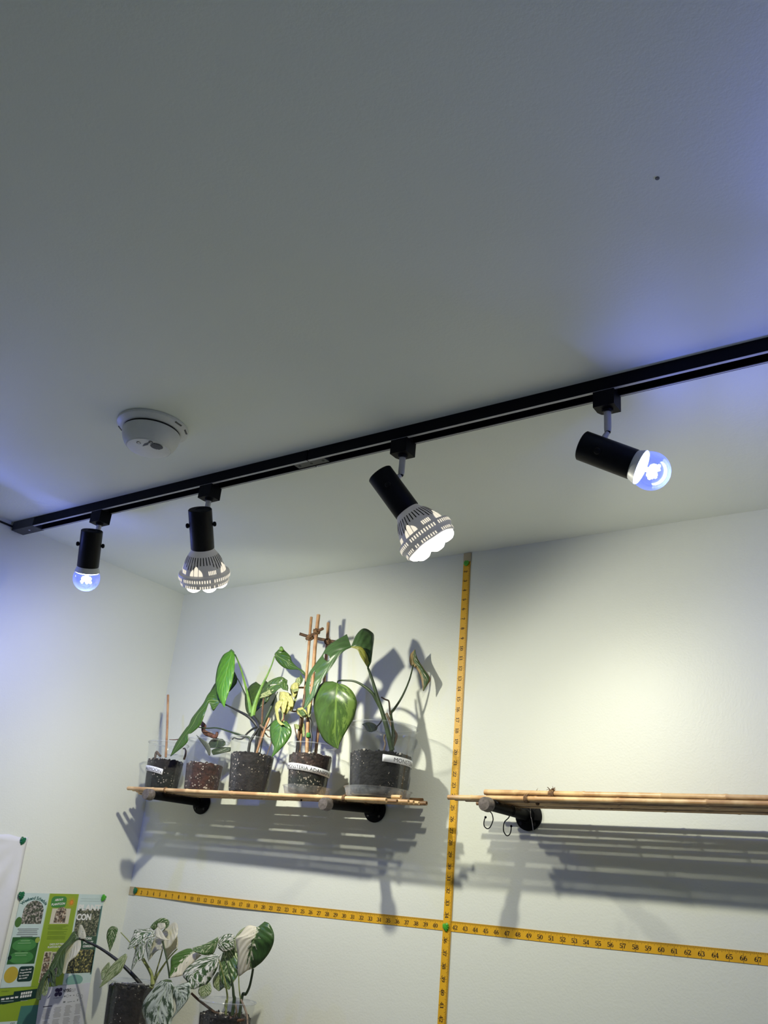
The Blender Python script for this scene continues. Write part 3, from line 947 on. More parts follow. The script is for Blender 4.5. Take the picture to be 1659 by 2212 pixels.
sm = o.modifiers.new('thickness', 'SOLIDIFY'); sm.thickness = 0.0006; sm.offset = 1
tag(o, 'blank wrinkled white sheet pinned to the left wall at the picture edge', 'paper sheet')

mp_ = lambda *p: px('M', p)
# lower green sheet (behind)
r3 = thing('printed_sheet', leftpt(*mp_(300,1950),0), 'green printed sheet with dark boxes under the brochure', 'poster')
s3 = Sheet([mp_(-350,1850), mp_(640,1772), mp_(420,2700), mp_(-570,2750)], .0012, .0006, r3, GRN)
s3.poly('dark_box', [[(0.335,.100),(.50,.090),(.50,.050),(.775,.036),(.775,.155),(.40,.205),(.40,.197),(.335,.205)]], TEALD, 1)
s3.poly('icon_marks', [s3.rect(.375+.05*k, .125-.004*k, .412+.05*k, .147-.004*k) for k in range(4)] + [s3.rect(.585+.026*k, .068+.04*j-.002*k, .605+.026*k, .098+.04*j-.002*k) for k in range(5) for j in range(2)], WHT, 2)
s3.poly('tear_off_line', [s3.rect(.38,.163,.52,.168), s3.rect(.60,.172,.68,.176)], PALE, 2)
s3.poly('teal_panel', [s3.rect(.62,.24,.90,.56)], pm((70,122,112)), 1)
s3.poly('white_panel', [s3.rect(.2,.42,.62,.95)], PALE, 1)
s3.text('printed_mark', 'OO', .545, .455, .05, .022, TXTG, 2, .03)
s3.text('printed_heading', 'PANELS', .36, .045, .08, .014, OLIVE, 1, .02)
# white programme sheet
r2 = thing('printed_sheet', leftpt(*mp_(700,2000),0), 'white printed programme sheet with a dark logo and text columns', 'poster')
s2 = Sheet([mp_(455,1812), mp_(1000,1754), mp_(880,2560), mp_(335,2640)], .0021, .0006, r2, pm((205,206,214)))
s2.text('logo_letters', 'NYBG', .455, .098, .155, .046, pm((34,34,42)), 1, .035)
s2.text('logo_small_text', 'NEW YORK\nBOTANICAL\nGARDEN', .615, .072, .10, .012, GREY, 1, .01)
s2.poly('flower_emblem', [s2.ell(.325,.055,.042,.027), s2.ell(.395,.055,.038,.027), s2.ell(.322,.115,.038,.030), s2.ell(.400,.118,.038,.030), s2.ell(.362,.085,.02,.026)], pm((44,30,74)), 1)
s2.text('emblem_caption', 'COMMUNITY', .27, .172, .20, .014, pm((96,96,150)), 1, .01)
s2.poly('crescent_emblem', [[(.15,.155),(.19,.12),(.21,.075),(.20,.13),(.165,.160)]], pm((52,52,120)), 1)
s2.poly('sponsor_marks', [s2.ell(.50,.155,.02,.011), s2.ell(.555,.155,.026,.020), s2.rect(.60,.147,.63,.160), s2.rect(.67,.150,.70,.160), s2.ell(.77,.155,.032,.022), s2.ell(.85,.185,.03,.028),
        s2.rect(.485,.222,.53,.245), s2.rect(.57,.236,.67,.243), s2.rect(.69,.236,.73,.243), s2.rect(.77,.212,.79,.242)], GREY, 1)
s2.poly('sponsor_centres', [s2.ell(.77,.155,.025,.017), s2.ell(.85,.185,.025,.023), s2.ell(.555,.155,.02,.015)], pm((205,206,214)), 2)
rdd = random.Random(11)
for c in range(4):
    s0 = .10 + c*.215
    lines = [s2.rect(s0+.02*rdd.random(), .300+k*.0185-.02*c*.3, s0+.165-.05*rdd.random(), .309+k*.0185-.02*c*.3) for k in range(30) if k % 9 != 8]
    s2.poly('text_column', lines, pm((158,158,164)), 1)
s2.poly('column_heading', [s2.rect(.09,.262,.27,.274)], pm((60,60,74)), 1)
# brochure
r1 = thing('brochure', leftpt(*mp_(600,1300),0), 'opened three panel green plant show brochure pinned on the left wall', 'brochure')
s1 = Sheet([mp_(240,762), mp_(1160,782), mp_(1000,1764), mp_(0,1815)], .0016, .0005, r1, PALE)
S1, S2 = .315, .668
s1.poly('green_panel', [s1.rect(S1+.008, 0.0, S2, .999)], GRN, 1)
s1.poly('fold_line', [s1.rect(S1, 0, S1+.008, 1), s1.rect(S2, 0, S2+.006, 1)], pm((186,206,150)), 1)
arch = [(.068,.335),(.068,.22)] + [(.190-.122*math.cos(math.pi*k/14), .205-.125*math.sin(math.pi*k/14)) for k in range(15)] + [(.312,.22),(.312,.335)]
arch = [(x*.93-.002, y) for x, y in arch]
s1.poly('arch_photo', [arch], PH1, 1)
s1.poly('leaf_print', [s1.ell(.035,.315,.036,.055)], pm((70,110,50)), 2)
s1.text('heading_letters', 'Weekend Schedule', 0, 0, .30, .036, pm((30,90,84)), 2, .03, curve=(.155, .165, .225, 1.03))
s1.poly('body_text_lines', [s1.rect(.045+d, .385+.020*k, .275-d, .393+.020*k) for k, d in enumerate((0,.012,.006,0,.05))], GREY, 2)
s1.poly('dark_green_block', [s1.rect(.012,.475,.306,.760)], DGRN, 2)
s1.poly('green_ellipse', [s1.ell(.155,.560,.130,.068), s1.ell(.150,.690,.130,.068)], MGRN, 3)
s1.poly('lime_dot', [s1.ell(.288,.510,.026,.030)], LIME, 4)
s1.poly('black_dot', [s1.ell(.028,.690,.020,.024)], TEALD, 4)
s1.poly('ellipse_text_lines', [s1.rect(.105,.512,.205,.519), s1.rect(.08,.536,.22,.542), s1.rect(.07,.640,.21,.648), s1.rect(.08,.664,.20,.670)], pm((150,190,140)), 4)
s1.poly('ellipse_small_lines', [s1.rect(.07,.565+.014*k,.23,.570+.014*k) for k in range(3)] + [s1.rect(.06,.700+.014*k,.22,.705+.014*k) for k in range(3)], pm((88,150,84)), 4)
s1.poly('yellow_disc', [s1.ell(.083,.868,.072,.085)], YEL, 2)
s1.poly('dark_caption_box', [s1.rrect(.155,.785,.315,.945,.028,.9)], TEALD, 2)
for k, (tx, w) in enumerate((('View the full', .115), ('Programming', .120), ('by scanning', .100), ('this code!', .088))):
    s1.text('caption_letters', tx, .172, .832+.029*k, w, .016, WHT, 3, .03, skew=-.09)
s1.poly('green_tag', [s1.rrect(.355,.028,.535,.155,.04,1.0)], pm((64,130,60)), 2)
s1.text('tag_letters', 'ABOUT', .395, .083, .095, .024, WHT, 3, .035, skew=-.10)
s1.text('tag_letters', 'PLANTCON', .366, .134, .155, .024, WHT, 3, .035, skew=-.10)
sun = []
for k in range(18):
    a = 2*math.pi*k/18; b = a+.2
    sun.append([(.598+.016*math.cos(a-.05), .095+.022*math.sin(a-.05)), (.595+.072*math.cos(a+.08), .095+.085*math.sin(a+.08)), (.598+.016*math.cos(b), .095+.022*math.sin(b))])
s1.poly('sunburst_print', sun + [s1.ell(.598,.095,.020,.026)], ORANGE, 2)
s1.poly('stamp_frame', [s1.rect(.385,.165,.605,.335)], pm((206,200,180)), 2)
s1.poly('stamp_photo', [[(.425,.322),(.435,.19),(.465,.155),(.505,.145),(.545,.165),(.56,.21),(.562,.322)]], PH3, 3)
s1.poly('green_panel_text', [s1.rect(.375+.01*(k % 2), .352+.0135*k, .612-.03*(k % 3), .3585+.0135*k) for k in range(4)] + [s1.rect(.385, .418+.0135*k, .605-.03*(k % 2), .4245+.0135*k) for k in range(3)] + [s1.rect(.39, .470+.0135*k, .60, .4765+.0135*k) for k in range(3)], pm((104,132,32)), 2)
s1.text('feature_letters', 'CHECK OUT THESE', .435, .568, .165, .020, WHT, 3, .03, skew=-.02)
s1.text('feature_letters', 'PLANTCON FEATURES', .420, .598, .21, .020, WHT, 3, .03, skew=-.02)
s1.poly('photo_strip', [s1.rect(.395,.635,.480,.965), s1.rect(.484,.640,.580,.965)], pm((210,202,182)), 2)
for k in range(3):
    s1.poly('strip_photo', [s1.rect(.402,.645+.108*k,.474,.745+.108*k)], PH3, 3)
    s1.poly('strip_photo', [s1.rect(.491,.650+.108*k,.572,.750+.108*k)], PH1, 3)
s1.poly('cover_photo', [s1.rect(.690,.165,.985,.880)], PH2, 1)
s1.poly('lower_cover_photo', [s1.rect(.690,.63,.985,.880)], PH4, 2)
s1.poly('teal_edge', [s1.rect(.975,.13,.992,.90)], pm((70,110,104)), 2)
s1.poly('tagline_lines', [s1.rect(.70,.048,.94,.053), s1.rect(.70,.075,.95,.080)], pm((170,190,188)), 2)
s1.text('title_letters', 'PLANT', .690, .180, .285, .062, WHT, 4, .05)
s1.text('title_letters', 'CON', .690, .290, .180, .068, WHT, 4, .05)
s1.poly('dark_green_tag', [s1.rect(.80,.475,.985,.62)], pm((50,84,62)), 3)
for k, (tx, x0, w) in enumerate((('YORK', .83, .10), ('PLANT', .83, .12), ('COMMUNITY', .83, .14))):
    s1.text('cover_letters', tx, x0, .512+.043*k, w, .026, WHT, 4, .04)
s1.poly('teal_disc', [s1.ell(.800,.955,.10,.060)], TEAL, 3)

# ------------------------------------------------------------------ shelves of bamboo canes on pipe brackets
PZ1, PZ2, PZ3 = 1.798, 1.791, 1.195
PR = 0.0107
def pipe_bracket(X, z, label, droop=0.0, reach=0.195):
    root = thing('pipe_bracket', (X, 0, z), label, 'shelf bracket', 'black pipe shelf brackets')
    M = axis_matrix((X, -.0003-.030*droop, z), (0,-1,-droop), (1,0,0))
    V, F = lathe_vf([(0.0,0.0),(0.031,0.0),(0.0315,0.0015),(0.031,0.005),(0.029,0.0062),(0.0165,0.0068),(0.0150,0.009),(0.0145,0.020),(0.0112,0.0205)], 40)
    fl = MB().add(V, F, 0, M).build('wall_flange', IRON, root)
    for k in range(4):
        a = math.pi/4 + k*math.pi/2
        V, F = lathe_vf([(0.0036,0.0),(0.0034,.0014),(0.0,.0018)], 10)
        MB().add(V, F, 0, M @ Matrix.Translation((.0235*math.cos(a), .0235*math.sin(a), .0062))).build('flange_screw', SLOT, fl)
    V, F = lathe_vf([(PR,0.004),(PR,reach)], 24)
    MB().add(V, F, 0, M).build('pipe', IRON, root)
    V, F = lathe_vf([(0.0108,reach-.006),(0.0142,reach-.006),(0.0148,reach-.003),(0.0148,reach+.002),(0.0138,reach+.0035),(0.0140,reach+.013),(0.0128,reach+.0155),(0.0,reach+.0165)], 28)
    MB().add(V, F, 0, M).build('pipe_cap', CAPIRON, root, label='worn grey threaded end cap')
    return root
X1 = on_plane(437, 1735, 1, 0).x; X2 = on_plane(812, 1747, 1, 0).x; X3 = on_plane(1143, 1768, 1, 0).x
ZL, DL, ZR, DR = 1.7985, .022, 1.7955, .066      # the loaded right pipe sags a little towards its cap
pipe_bracket(X1, ZL, 'black pipe bracket under the left end of the shelf of pots', DL)
pipe_bracket(X2, ZR, 'black pipe bracket under the right end of the shelf of pots', DR)
def shelf_top(X, y):
    a, b = ZL + DL*y, ZR + DR*y
    return a + (b-a)*(X-X1)/(X2-X1) + PR + .0004
pipe_bracket(X3, PZ2, 'black pipe bracket with hooks under the empty right shelf')
pipe_bracket(1.93, PZ2, 'black pipe bracket of the empty shelf beyond the right picture edge')
pipe_bracket(0.25, PZ3, 'black pipe bracket below the lower pots, left one')
pipe_bracket(0.72, PZ3, 'black pipe bracket below the lower pots, right one')

def cane_vf(p0, p1, r, seed, hollow=True):
    rd = random.Random(seed)
    p0, p1 = Vector(p0), Vector(p1)
    L = (p1-p0).length
    ts = [0.0]; marks = [0.0]
    x = rd.uniform(.04, .16)
    rings = []
    while x < L-.02:
        for d, k in ((-.004,1.0),(-.0012,1.12),(0.0012,1.13),(.0045,0.97)):
            rings.append((x+d, k))
        x += rd.uniform(.11, .19)
    rings = [(0.0,1.0)] + [q for q in rings if 0 < q[0] < L] + [(L,1.0)]
    w = p1-p0
    side = Vector((0,1,0)); up = Vector((0,0,1))
    V = []; F = []; n = 10
    bw = rd.uniform(-.0016,.0016); bz = rd.uniform(-.0005,.0005)
    ph = rd.uniform(0, 6)
    for t, k in rings:
        c = p0 + w*(t/L) + side*bw*math.sin(3.1*t/L+ph) + up*bz*math.sin(5*t/L+ph)
        for j in range(n):
            a = 2*math.pi*j/n
            V.append(c + (side*math.cos(a)+up*math.sin(a))*r*k)
    m = len(rings)
    for i in range(m-1):
        for j in range(n):
            F.append((i*n+j, i*n+(j+1) % n, (i+1)*n+(j+1) % n, (i+1)*n+j))
    for end, i, sg in ((p0, 0, 1), (p1, m-1, -1)):
        b = len(V)
        d = w.normalized()*sg
        for dep in (0.0, .010):
            for j in range(n):
                q = Vector(V[i*n+j]); c = sum((Vector(V[i*n+k]) for k in range(n)), Vector())/n
                V.append(c + (q-c)*.52 + d*dep)
        for j in range(n):
            j2 = (j+1) % n
            F.append((i*n+j, i*n+j2, b+j2, b+j)); F.append((b+j, b+j2, b+n+j2, b+n+j))
        F.append(tuple(b+n+j for j in range(n)))
    return V, F
def twine_loop(parent, c, ry, rz, turns, r, seed, tuft=0):
    rd = random.Random(seed)
    mb = MB()
    for t in range(turns):
        pts = []
        ox = (t-turns/2)*r*1.7
        for k in range(13):
            a = 2*math.pi*k/12
            pts.append((c[0]+ox+rd.uniform(-1,1)*r*.3, c[1]+(ry+r*.6)*math.cos(a), c[2]+(rz+r*.6)*math.sin(a)))
        V, F = tube_vf(pts, r, 6, 2)
        mb.add(V, F)
    for k in range(tuft):
        d = Vector((rd.uniform(-1,1), rd.uniform(-1,.6), rd.uniform(-.2,1.3))).normalized()*rd.uniform(.005,.011)
        s = Vector(c)+Vector((rd.uniform(-.004,.004), -ry*.3, rz))
        V, F = tube_vf([s, s+d*.5+Vector((rd.uniform(-1,1),0,rd.uniform(-1,1)))*.003, s+d], [r*.55, r*.4, r*.15], 5, 2)
        mb.add(V, F)
    return mb.build('twine_tie', TWINE, parent)
def shelf(label, canes, z, ties, seed):
    root = thing('bamboo_shelf', (canes[0][1], -.1, max(z, 1.19)), label, 'shelf', 'shelves of tied bamboo canes')
    for i, (y, xa_, xb_, r, dz0, dz1, m) in enumerate(canes):
        V, F = cane_vf((xa_, y, z+r+dz0), (xb_, y, z+r+dz1), r, seed*50+i)
        obj('bamboo_cane', V, F, m, root)
    for t in ties: twine_loop(root, *t)
    return root
zt1 = 1.803
ends1 = [(-.166,276,835),(-.152,301,858),(-.139,288,882),(-.125,305,866),(-.111,296,893),(-.098,300,905),(-.084,308,901),(-.070,303,921),(-.056,300,912),(-.043,304,916),(-.029,309,908)]
c1 = []
for i, (y, ua, ub) in enumerate(ends1):
    r = (.0052,.0043,.0047,.0040,.0048,.0042,.0047,.0050,.0042,.0045,.0040)[i]
    xa_, xb_ = x_for_u(ua, y, 1.813), x_for_u(ub, y, 1.795)
    c1.append((y, xa_, xb_, r, shelf_top(xa_, y), shelf_top(xb_, y), BAMBOO_D if i in (1,7) else BAMBOO))
# two short canes lying on top at the right end
for y, ua, ub, r, m in ((-.132, 846, 866, .0045, BAMBOO), (-.030, 700, 913, .0040, BAMBOO_D)):
    xa_, xb_ = x_for_u(ua, y, 1.806), x_for_u(ub, y, 1.806)
    c1.append((y, xa_, xb_, r, shelf_top(xa_, y)+.0095, shelf_top(xb_, y)+.0095, m))
xt = x_for_u(746, -.166, zt1+.005)
SH1 = shelf('bamboo cane shelf holding the row of five clear pots', c1, 0.0,
      [((xt, -.166, shelf_top(xt,-.166)+.0052), .0052, .0052, 3, .0016, 1, 3), ((X1+.025, -.166, shelf_top(X1,-.166)+.0052), .0052, .0052, 2, .0013, 2, 0), ((X2+.04, -.098, shelf_top(X2,-.098)+.005), .005, .005, 2, .0013, 3, 2)], 1)
V, F = tube_vf([(x_for_u(651,-.118,1.80), -.118, zt1+.004), (x_for_u(651,-.118,1.80), -.118, zt1-.006)], [.0030,.0022], 8, 2)
obj('cable_tie_end', V, F, BLACK, SH1)
zt2 = PZ2 + PR + .0003
ends2 = [(-.168,968),(-.153,983),(-.139,1006),(-.124,1040),(-.109,1036),(-.094,1044),(-.078,1030),(-.064,1046),(-.046,1040)]
c2 = []
for i, (y, ua) in enumerate(ends2):
    r = (.0052,.0046,.0045,.0050,.0044,.0050,.0044,.0048,.0044)[i]
    c2.append((y, x_for_u(ua, y, zt2), 2.12, r, 0, 0, BAMBOO_D if i in (1,2,6) else BAMBOO))
c2.append((-.158, x_for_u(1047,-.158,zt2+.015), 2.14, .0056, .0125, .0098, BAMBOO))
c2.append((-.131, x_for_u(1052,-.131,zt2+.012), 2.10, .0050, .0102, .0100, BAMBOO_D))
tx2 = x_for_u(1138, -.168, zt2+.005); tx3 = x_for_u(1194, -.158, zt2+.015)
shelf('empty bamboo cane shelf at the right, cut by the picture edge', c2, zt2,
      [((tx2, -.166, zt2+.0055), .0070, .0062, 3, .0016, 4, 4), ((tx3, -.158, zt2+.0165), .0058, .0062, 4, .0017, 5, 14), ((tx2+.012, -.140, zt2+.009), .006, .011, 2, .0014, 6, 5)], 2)
zt3 = PZ3 + PR + .0003
c3 = [(-.192+.02*i, 0.12+.01*(i % 3), 0.88-.012*(i % 4), .0052, 0, 0, BAMBOO) for i in range(9)]
shelf('lower bamboo cane shelf under the two variegated plants', c3, zt3, [((.5, -.192, zt3+.005), .0052, .0052, 3, .0015, 7, 0)], 3)

# hooks and a loose wire on the right bracket
def y_on_pipe(X, z, u):
    lo, hi = -.25, 0.0
    for _ in range(40):
        m = (lo+hi)/2
        if project((X, m, z))[0] < u: lo = m
        else: hi = m
    return (lo+hi)/2
def hook(pts, u, label):
    y = max(-.172, y_on_pipe(X3, PZ2-PR, u))
    P = [aty(*px('P', p), y) for p in pts]
    top = []
    R = PR+.0018
    a1 = math.atan2(-(PR+.004), P[0].x - X3)
    sgn = 1 if P[0].x >= X3 else -1
    for k in range(8):
        a = math.radians(150) - math.radians(150+40)*k/7
        top.append(Vector((X3 + sgn*R*math.cos(a)*1.0, y, PZ2 + R*math.sin(a))))
    V, F = tube_vf(top + P, .00115, 8, 3)
    mb = MB().add(V, F)
    for c in (P[-1], top[0]):
        V, F = ico_vf(.0026, 0, 2, 0); mb.add([Vector(v)+c for v in V], F)
    o = mb.build('hook', BLACK)
    return tag(o, label, 'hook', 'black ball tipped hooks on the right bracket')
hook([(268,560),(290,640),(285,700),(240,800),(190,830),(140,795),(125,735),(140,660),(156,625)], 1062, 'black ball tipped hook hanging nearest the end cap of the right bracket')
hook([(592,590),(570,635),(500,705),(480,780),(480,870),(510,930),(545,958),(590,930),(612,860),(617,785)], 1101, 'black ball tipped hook hanging nearer the wall on the right bracket')
Pw = [aty(*px('P', p), -.040) for p in ((955,440),(962,520),(965,600),(985,680),(1000,780),(1010,870))]
V, F = tube_vf(Pw, .0007, 6, 3)
tag(obj('wire', V, F, CHROME), 'thin bent silver wire dangling in front of the right black flange', 'wire')

# ------------------------------------------------------------------ pots
class Pot:
    def __init__(self, uL, uR, vrim, zbase, rb_ratio, y, label, soil_v, soilmat, seed, taper_lip=True, lipdrop=0.006):
        self.y = y
        C0 = aty((uL+uR)/2, vrim, y)
        for _ in range(3):
            self.R = (uR-uL)/2*mpp(C0)*0.985
        self.x = C0.x
        if zbase > 1.5 or zbase < 0.1: zbase = shelf_top(C0.x, -.115) + 2*.0049 + (zbase if zbase < 0.1 else 0)
        z1 = C0.z + 0.0
        self.z0, self.z1 = zbase, z1
        self.rt = self.R*0.945; self.rb = self.R*rb_ratio
        self.root = thing('potted_plant', (self.x, y, zbase), label, 'potted plant', 'plants in clear plastic pots')
        h = z1-zbase
        d = Vector((CAMV.x-self.x, CAMV.y-y, 0)).normalized()
        self.d = d; self.rtv = Vector((-d.y, d.x, 0))
        P = [(0.0,.0016),(self.rb*.5,.0010),(self.rb-.003,.0),(self.rb,.003),(self.rad(h-.020),h-.020),(self.rad(h-.018)+.0012,h-.017),(self.rt,h-.004)]
        Q = [(r-.0011, z) for r, z in P[3:]][::-1]
        V, F = lathe_vf(P + Q + [(self.rb-.004,.003),(0,.0032)], 48)
        M = Matrix.Translation((self.x, y, zbase))
        MB().add(V, F, 0, M).build('pot_wall', CLEAR, self.root, label='clear plastic pot')
        V, F = lathe_vf([(self.rt-.0012,h-.0042),(self.rt,h-.0045),(self.R-.0010,h-.0035),(self.R,h-.0018),(self.R-.0012,h),(self.rt-.0005,h+.0002),(self.rt-.0016,h-.002)], 48)
        MB().add(V, F, 0, M).build('pot_rim', CLEARLIP, self.root, label='clear rolled rim')
        zs = aty((uL+uR)/2, soil_v, y - self.R*0.8).z
        self.zs = zs
        hs = zs-zbase
        n = 56; V = []; F = []
        prof = [(self.rb*0.2,.0035),(self.rb-.0035,.0042)] + [(self.rad(hs*t)-.0026, hs*t) for t in (.15,.35,.55,.75,.92,1.0)]
        rings = [(r, z, 0) for r, z in prof] + [(self.rad(hs)*f, hs+.004*(1-f), 1) for f in (.93,.8,.6,.4,.2,.05)]
        for r, z, top in rings:
            for k in range(n):
                a = 2*math.pi*k/n
                q = Vector((math.cos(a)*r, math.sin(a)*r, z))
                amp = .0045 if (top or z > hs*.9) else 0.0
                q.z += amp*mnoise.noise(q*70+Vector((seed, 0, 0)))*1.5
                if not top and .01 < z < hs*.9: q *= 1
                V.append(q + Vector((self.x, y, zbase)))
        m = len(rings)
        for i in range(m-1):
            for k in range(n):
                F.append((i*n+k, i*n+(k+1) % n, (i+1)*n+(k+1) % n, (i+1)*n+k))
        F.append(tuple(range(n))[::-1]); F.append(tuple((m-1)*n+k for k in range(n)))
        obj('soil', V, F, soilmat, self.root)
        rd = random.Random(seed)
        mb = MB()
        for i in range(150):
            a = rd.uniform(0, 2*math.pi); r = math.sqrt(rd.random())*(self.rad(hs)-.006)
            s = rd.uniform(.0016,.0042)
            Vv, Ff = ico_vf(s, rd.random()*30, 1, .7)
            mb.add(Vv, Ff, 0 if rd.random() < .86 else 1, Matrix.Translation((self.x+r*math.cos(a), y+r*math.sin(a), zbase+hs+.0025*(1-r/self.R)+rd.uniform(.0,.003))))
        o = mb.build('soil_crumbs', [soilmat, PERLITE], self.root, smooth=False); o['kind'] = 'stuff'
    def rad(self, z):
        t = z/(self.z1-self.z0)
        return self.rb + (self.rt-self.rb)*t
    def wallpt(self, th, z, off=.0006):
        r = self.rad(z-self.z0)+off
        return Vector((self.x, self.y, z)) + (self.d*math.cos(th) + self.rtv*math.sin(th))*r
    def label(self, vc_at, th0, th1, hh, slope, txt, t0, tw, name='pot_label'):
        """paper strip glued round the pot with its printed name"""
        zc = vc_at
        n = 20; V = []; F = []
        for i in range(n+1):
            th = th0+(th1-th0)*i/n
            for s in (1,-1):
                V.append(self.wallpt(th, zc - slope*(math.sin(th)-math.sin(th0))*self.R + s*hh/2, .0006))
        for i in range(n): F.append((2*i, 2*i+1, 2*i+3, 2*i+2))
        lab = obj(name, V, F, LABELW, self.root, label='white label strip', recalc=False)
        sm_ = lab.modifiers.new('thickness', 'SOLIDIFY'); sm_.thickness = .0002; sm_.offset = 0
        Vt, Ft, w = text_vf(txt, .0)
        P = []
        for x, yv in Vt:
            th = t0 + x/w*tw
            P.append(self.wallpt(th, zc - slope*(math.sin(th)-math.sin(th0))*self.R + (yv/0.72-.5)*hh*.56, .00095))
        obj('label_letters', P, Ft, LABELINK, lab, smooth=False, recalc=False)

PERLITE = plain('perlite', rgb(206,198,186), 0.8, var=0.2, vscale=200)
SOIL_M = soil_mat('mossy_soil', rgb(10,9,8), rgb(40,32,27), moss=rgb(6,19,8), mossz=1.86)
SOIL_R = soil_mat('red_bark_soil', rgb(34,20,15), rgb(74,42,30), speck=0.42)
SOIL_D = soil_mat('dark_soil', rgb(12,10,10), rgb(38,32,30), speck=0.36)
SOIL_4 = soil_mat('brown_mossy_soil', rgb(20,14,12), rgb(66,46,38), moss=rgb(7,20,8), mossz=1.862, speck=0.40)
SOIL_5 = soil_mat('black_soil', rgb(4,4,5), rgb(17,15,15), speck=0.24)
SOIL_Q = soil_mat('very_dark_soil', rgb(8,7,6), rgb(36,31,27), speck=0.22)
zl = zt3 + 2*.0052 + .0002
SAU = .0030
p1 = Pot(320, 410, 1606, 0.0, .80, -.095, 'small clear pot at the left end of the shelf, labelled halfmoon, with a bare stake', 1640, SOIL_M, 1)
p2 = Pot(404, 498, 1600, 0.0, .80, -.095, 'clear pot of reddish bark soil, second from the left on the shelf', 1648, SOIL_R, 2)
p3 = Pot(496, 605, 1598, 0.0, .78, -.095, 'clear pot with glossy hanging leaves and black roots, middle of the five on the shelf', 1626, SOIL_D, 3)
p4 = Pot(620, 728, 1610, SAU, .78, -.097, 'clear pot with a bamboo trellis and withered pale vine, fourth on the shelf', 1628, SOIL_4, 4)
p5 = Pot(750, 907, 1569, SAU, .79, -.097, 'largest clear pot at the right end of the shelf with big split leaves', 1622, SOIL_5, 5)
q1 = Pot(232, 342, 2118, zl, .82, -.110, 'lower left clear pot of dark soil with white and green leaves, before the brochure', 2140, SOIL_Q, 6)
q2 = Pot(428, 556, 2160, zl, .82, -.112, 'lower clear pot with variegated leaves, right of the other lower pot', 2206, SOIL_Q, 7)
p1.label(1.8725, -1.62, -0.06, .0150, .18, 'HALFMOON', -1.45, 1.30)
p4.label(1.877, -1.45, 1.75, .0155, .10, 'MONSTERIA ADANSONII V', -1.28, 2.75)
p5.label(1.893, 0.05, 1.75, .0160, .02, 'MONSTERA', 0.42, 1.05)

def saucer(p, label):
    rb = p.rb
    V, F = lathe_vf([(0.0,0.0),(rb+.004,0.0),(rb+.0055,.0015),(rb+.0105,.0195),(rb+.0130,.0205),(rb+.0130,.0215),(rb+.0098,.0212),(rb+.0048,.0026),(rb+.003,.0014),(0.0,.0014)], 48)
    o = MB().add(V, F, 0, Matrix.Translation((p.x, p.y, p.z0-SAU))).build('saucer', CLEARLIP)
    return tag(o, label, 'saucer', 'clear plastic saucers')
saucer(p4, 'shallow clear saucer under the pot with the bamboo trellis')
saucer(p5, 'shallow clear saucer under the largest pot at the right')

# ------------------------------------------------------------------ plant builders
def stem(pot, crop, pts, ys, r, mat, name='stem', n=8, sub=4, label=None):
    """r in photo pixels across (list or number), ys depth of the path (list or pair)"""
    if len(ys) == 2:
        ys = [ys[0] + (ys[1]-ys[0])*i/(len(pts)-1) for i in range(len(pts))]
    P = [aty(*px(crop, p), min(-.006, y)) for p, y in zip(pts, ys)]
    q = P[-1]; rr = math.hypot(q.x-pot.x, q.y-pot.y); rmax = pot.rad(pot.zs-pot.z0)*.8
    if name not in ('dry_stalk', 'withered_stem') and pot.zs-.012 < q.z < pot.zs+.065 and rr < pot.R*1.05:
        k = min(1.0, rmax/max(rr, 1e-6))
        P.append(Vector((pot.x+(q.x-pot.x)*k, pot.y+(q.y-pot.y)*k, pot.zs-.014)))
    R = [r]*2 if isinstance(r, (int, float)) else list(r)
    R = [q/2*mpp(P[0]) for q in R]
    V, F = tube_vf(P, R, n, sub)
    return obj(name, V, F, mat, pot.root, label=label)

def leaf_grid(crop, secs, ys, fold, bulge, holes, sub, nu, wave, seed, V, F, UV):
    ns = len(secs)
    if len(ys) == 2: ys = [ys[0] + (ys[1]-ys[0])*i/(ns-1) for i in range(ns)]
    Ls, Ms, Rs = [], [], []
    for (a, m, b), y in zip(secs, ys):
        pm_ = px(crop, m); pa = px(crop, a); pb = px(crop, b)
        s = mpp(aty(*pm_, y))
        wl = math.hypot(pa[0]-pm_[0], pa[1]-pm_[1])*s; wr = math.hypot(pb[0]-pm_[0], pb[1]-pm_[1])*s
        Ms.append(aty(*pm_, min(-.005, y)))
        Ls.append(aty(*pa, min(-.005, y + fold[0]*wl))); Rs.append(aty(*pb, min(-.005, y + fold[1]*wr)))
    Lc, Mc, Rc = catmull(Ls, sub), catmull(Ms, sub), catmull(Rs, sub)
    n0 = len(V); rows = len(Mc)
    for i in range(rows):
        v = i/(rows-1)
        for k in range(-nu, nu+1):
            t = abs(k)/nu
            E = Lc[i] if k < 0 else Rc[i]
            p = Mc[i].lerp(E, t)
            w = (E-Mc[i]).length
            toc = (CAMV-p).normalized()
            p = p + toc*(bulge*w*4*t*(1-t) + wave*w*t*math.sin(v*19+seed+(2 if k < 0 else 0)))
            if p.y > -.003: p.y = -.003
            if p.x < .012:
                dd = (p-CAMV); p = CAMV + dd*((.012-CAMV.x)/dd.x)
            V.append(p); UV.append((k/nu, v))
    W = 2*nu+1
    for i in range(rows-1):
        for k in range(W-1):
            cu = (k+.5)/nu-1; cv = (i+.5)/(rows-1)
            if any(((cu-a)*math.cos(g_)+(cv-b)*math.sin(g_))**2/c**2 + (-(cu-a)*math.sin(g_)+(cv-b)*math.cos(g_))**2/d**2 < 1 for a, b, c, d, g_ in holes): continue
            F.append((n0+i*W+k, n0+i*W+k+1, n0+(i+1)*W+k+1, n0+(i+1)*W+k))
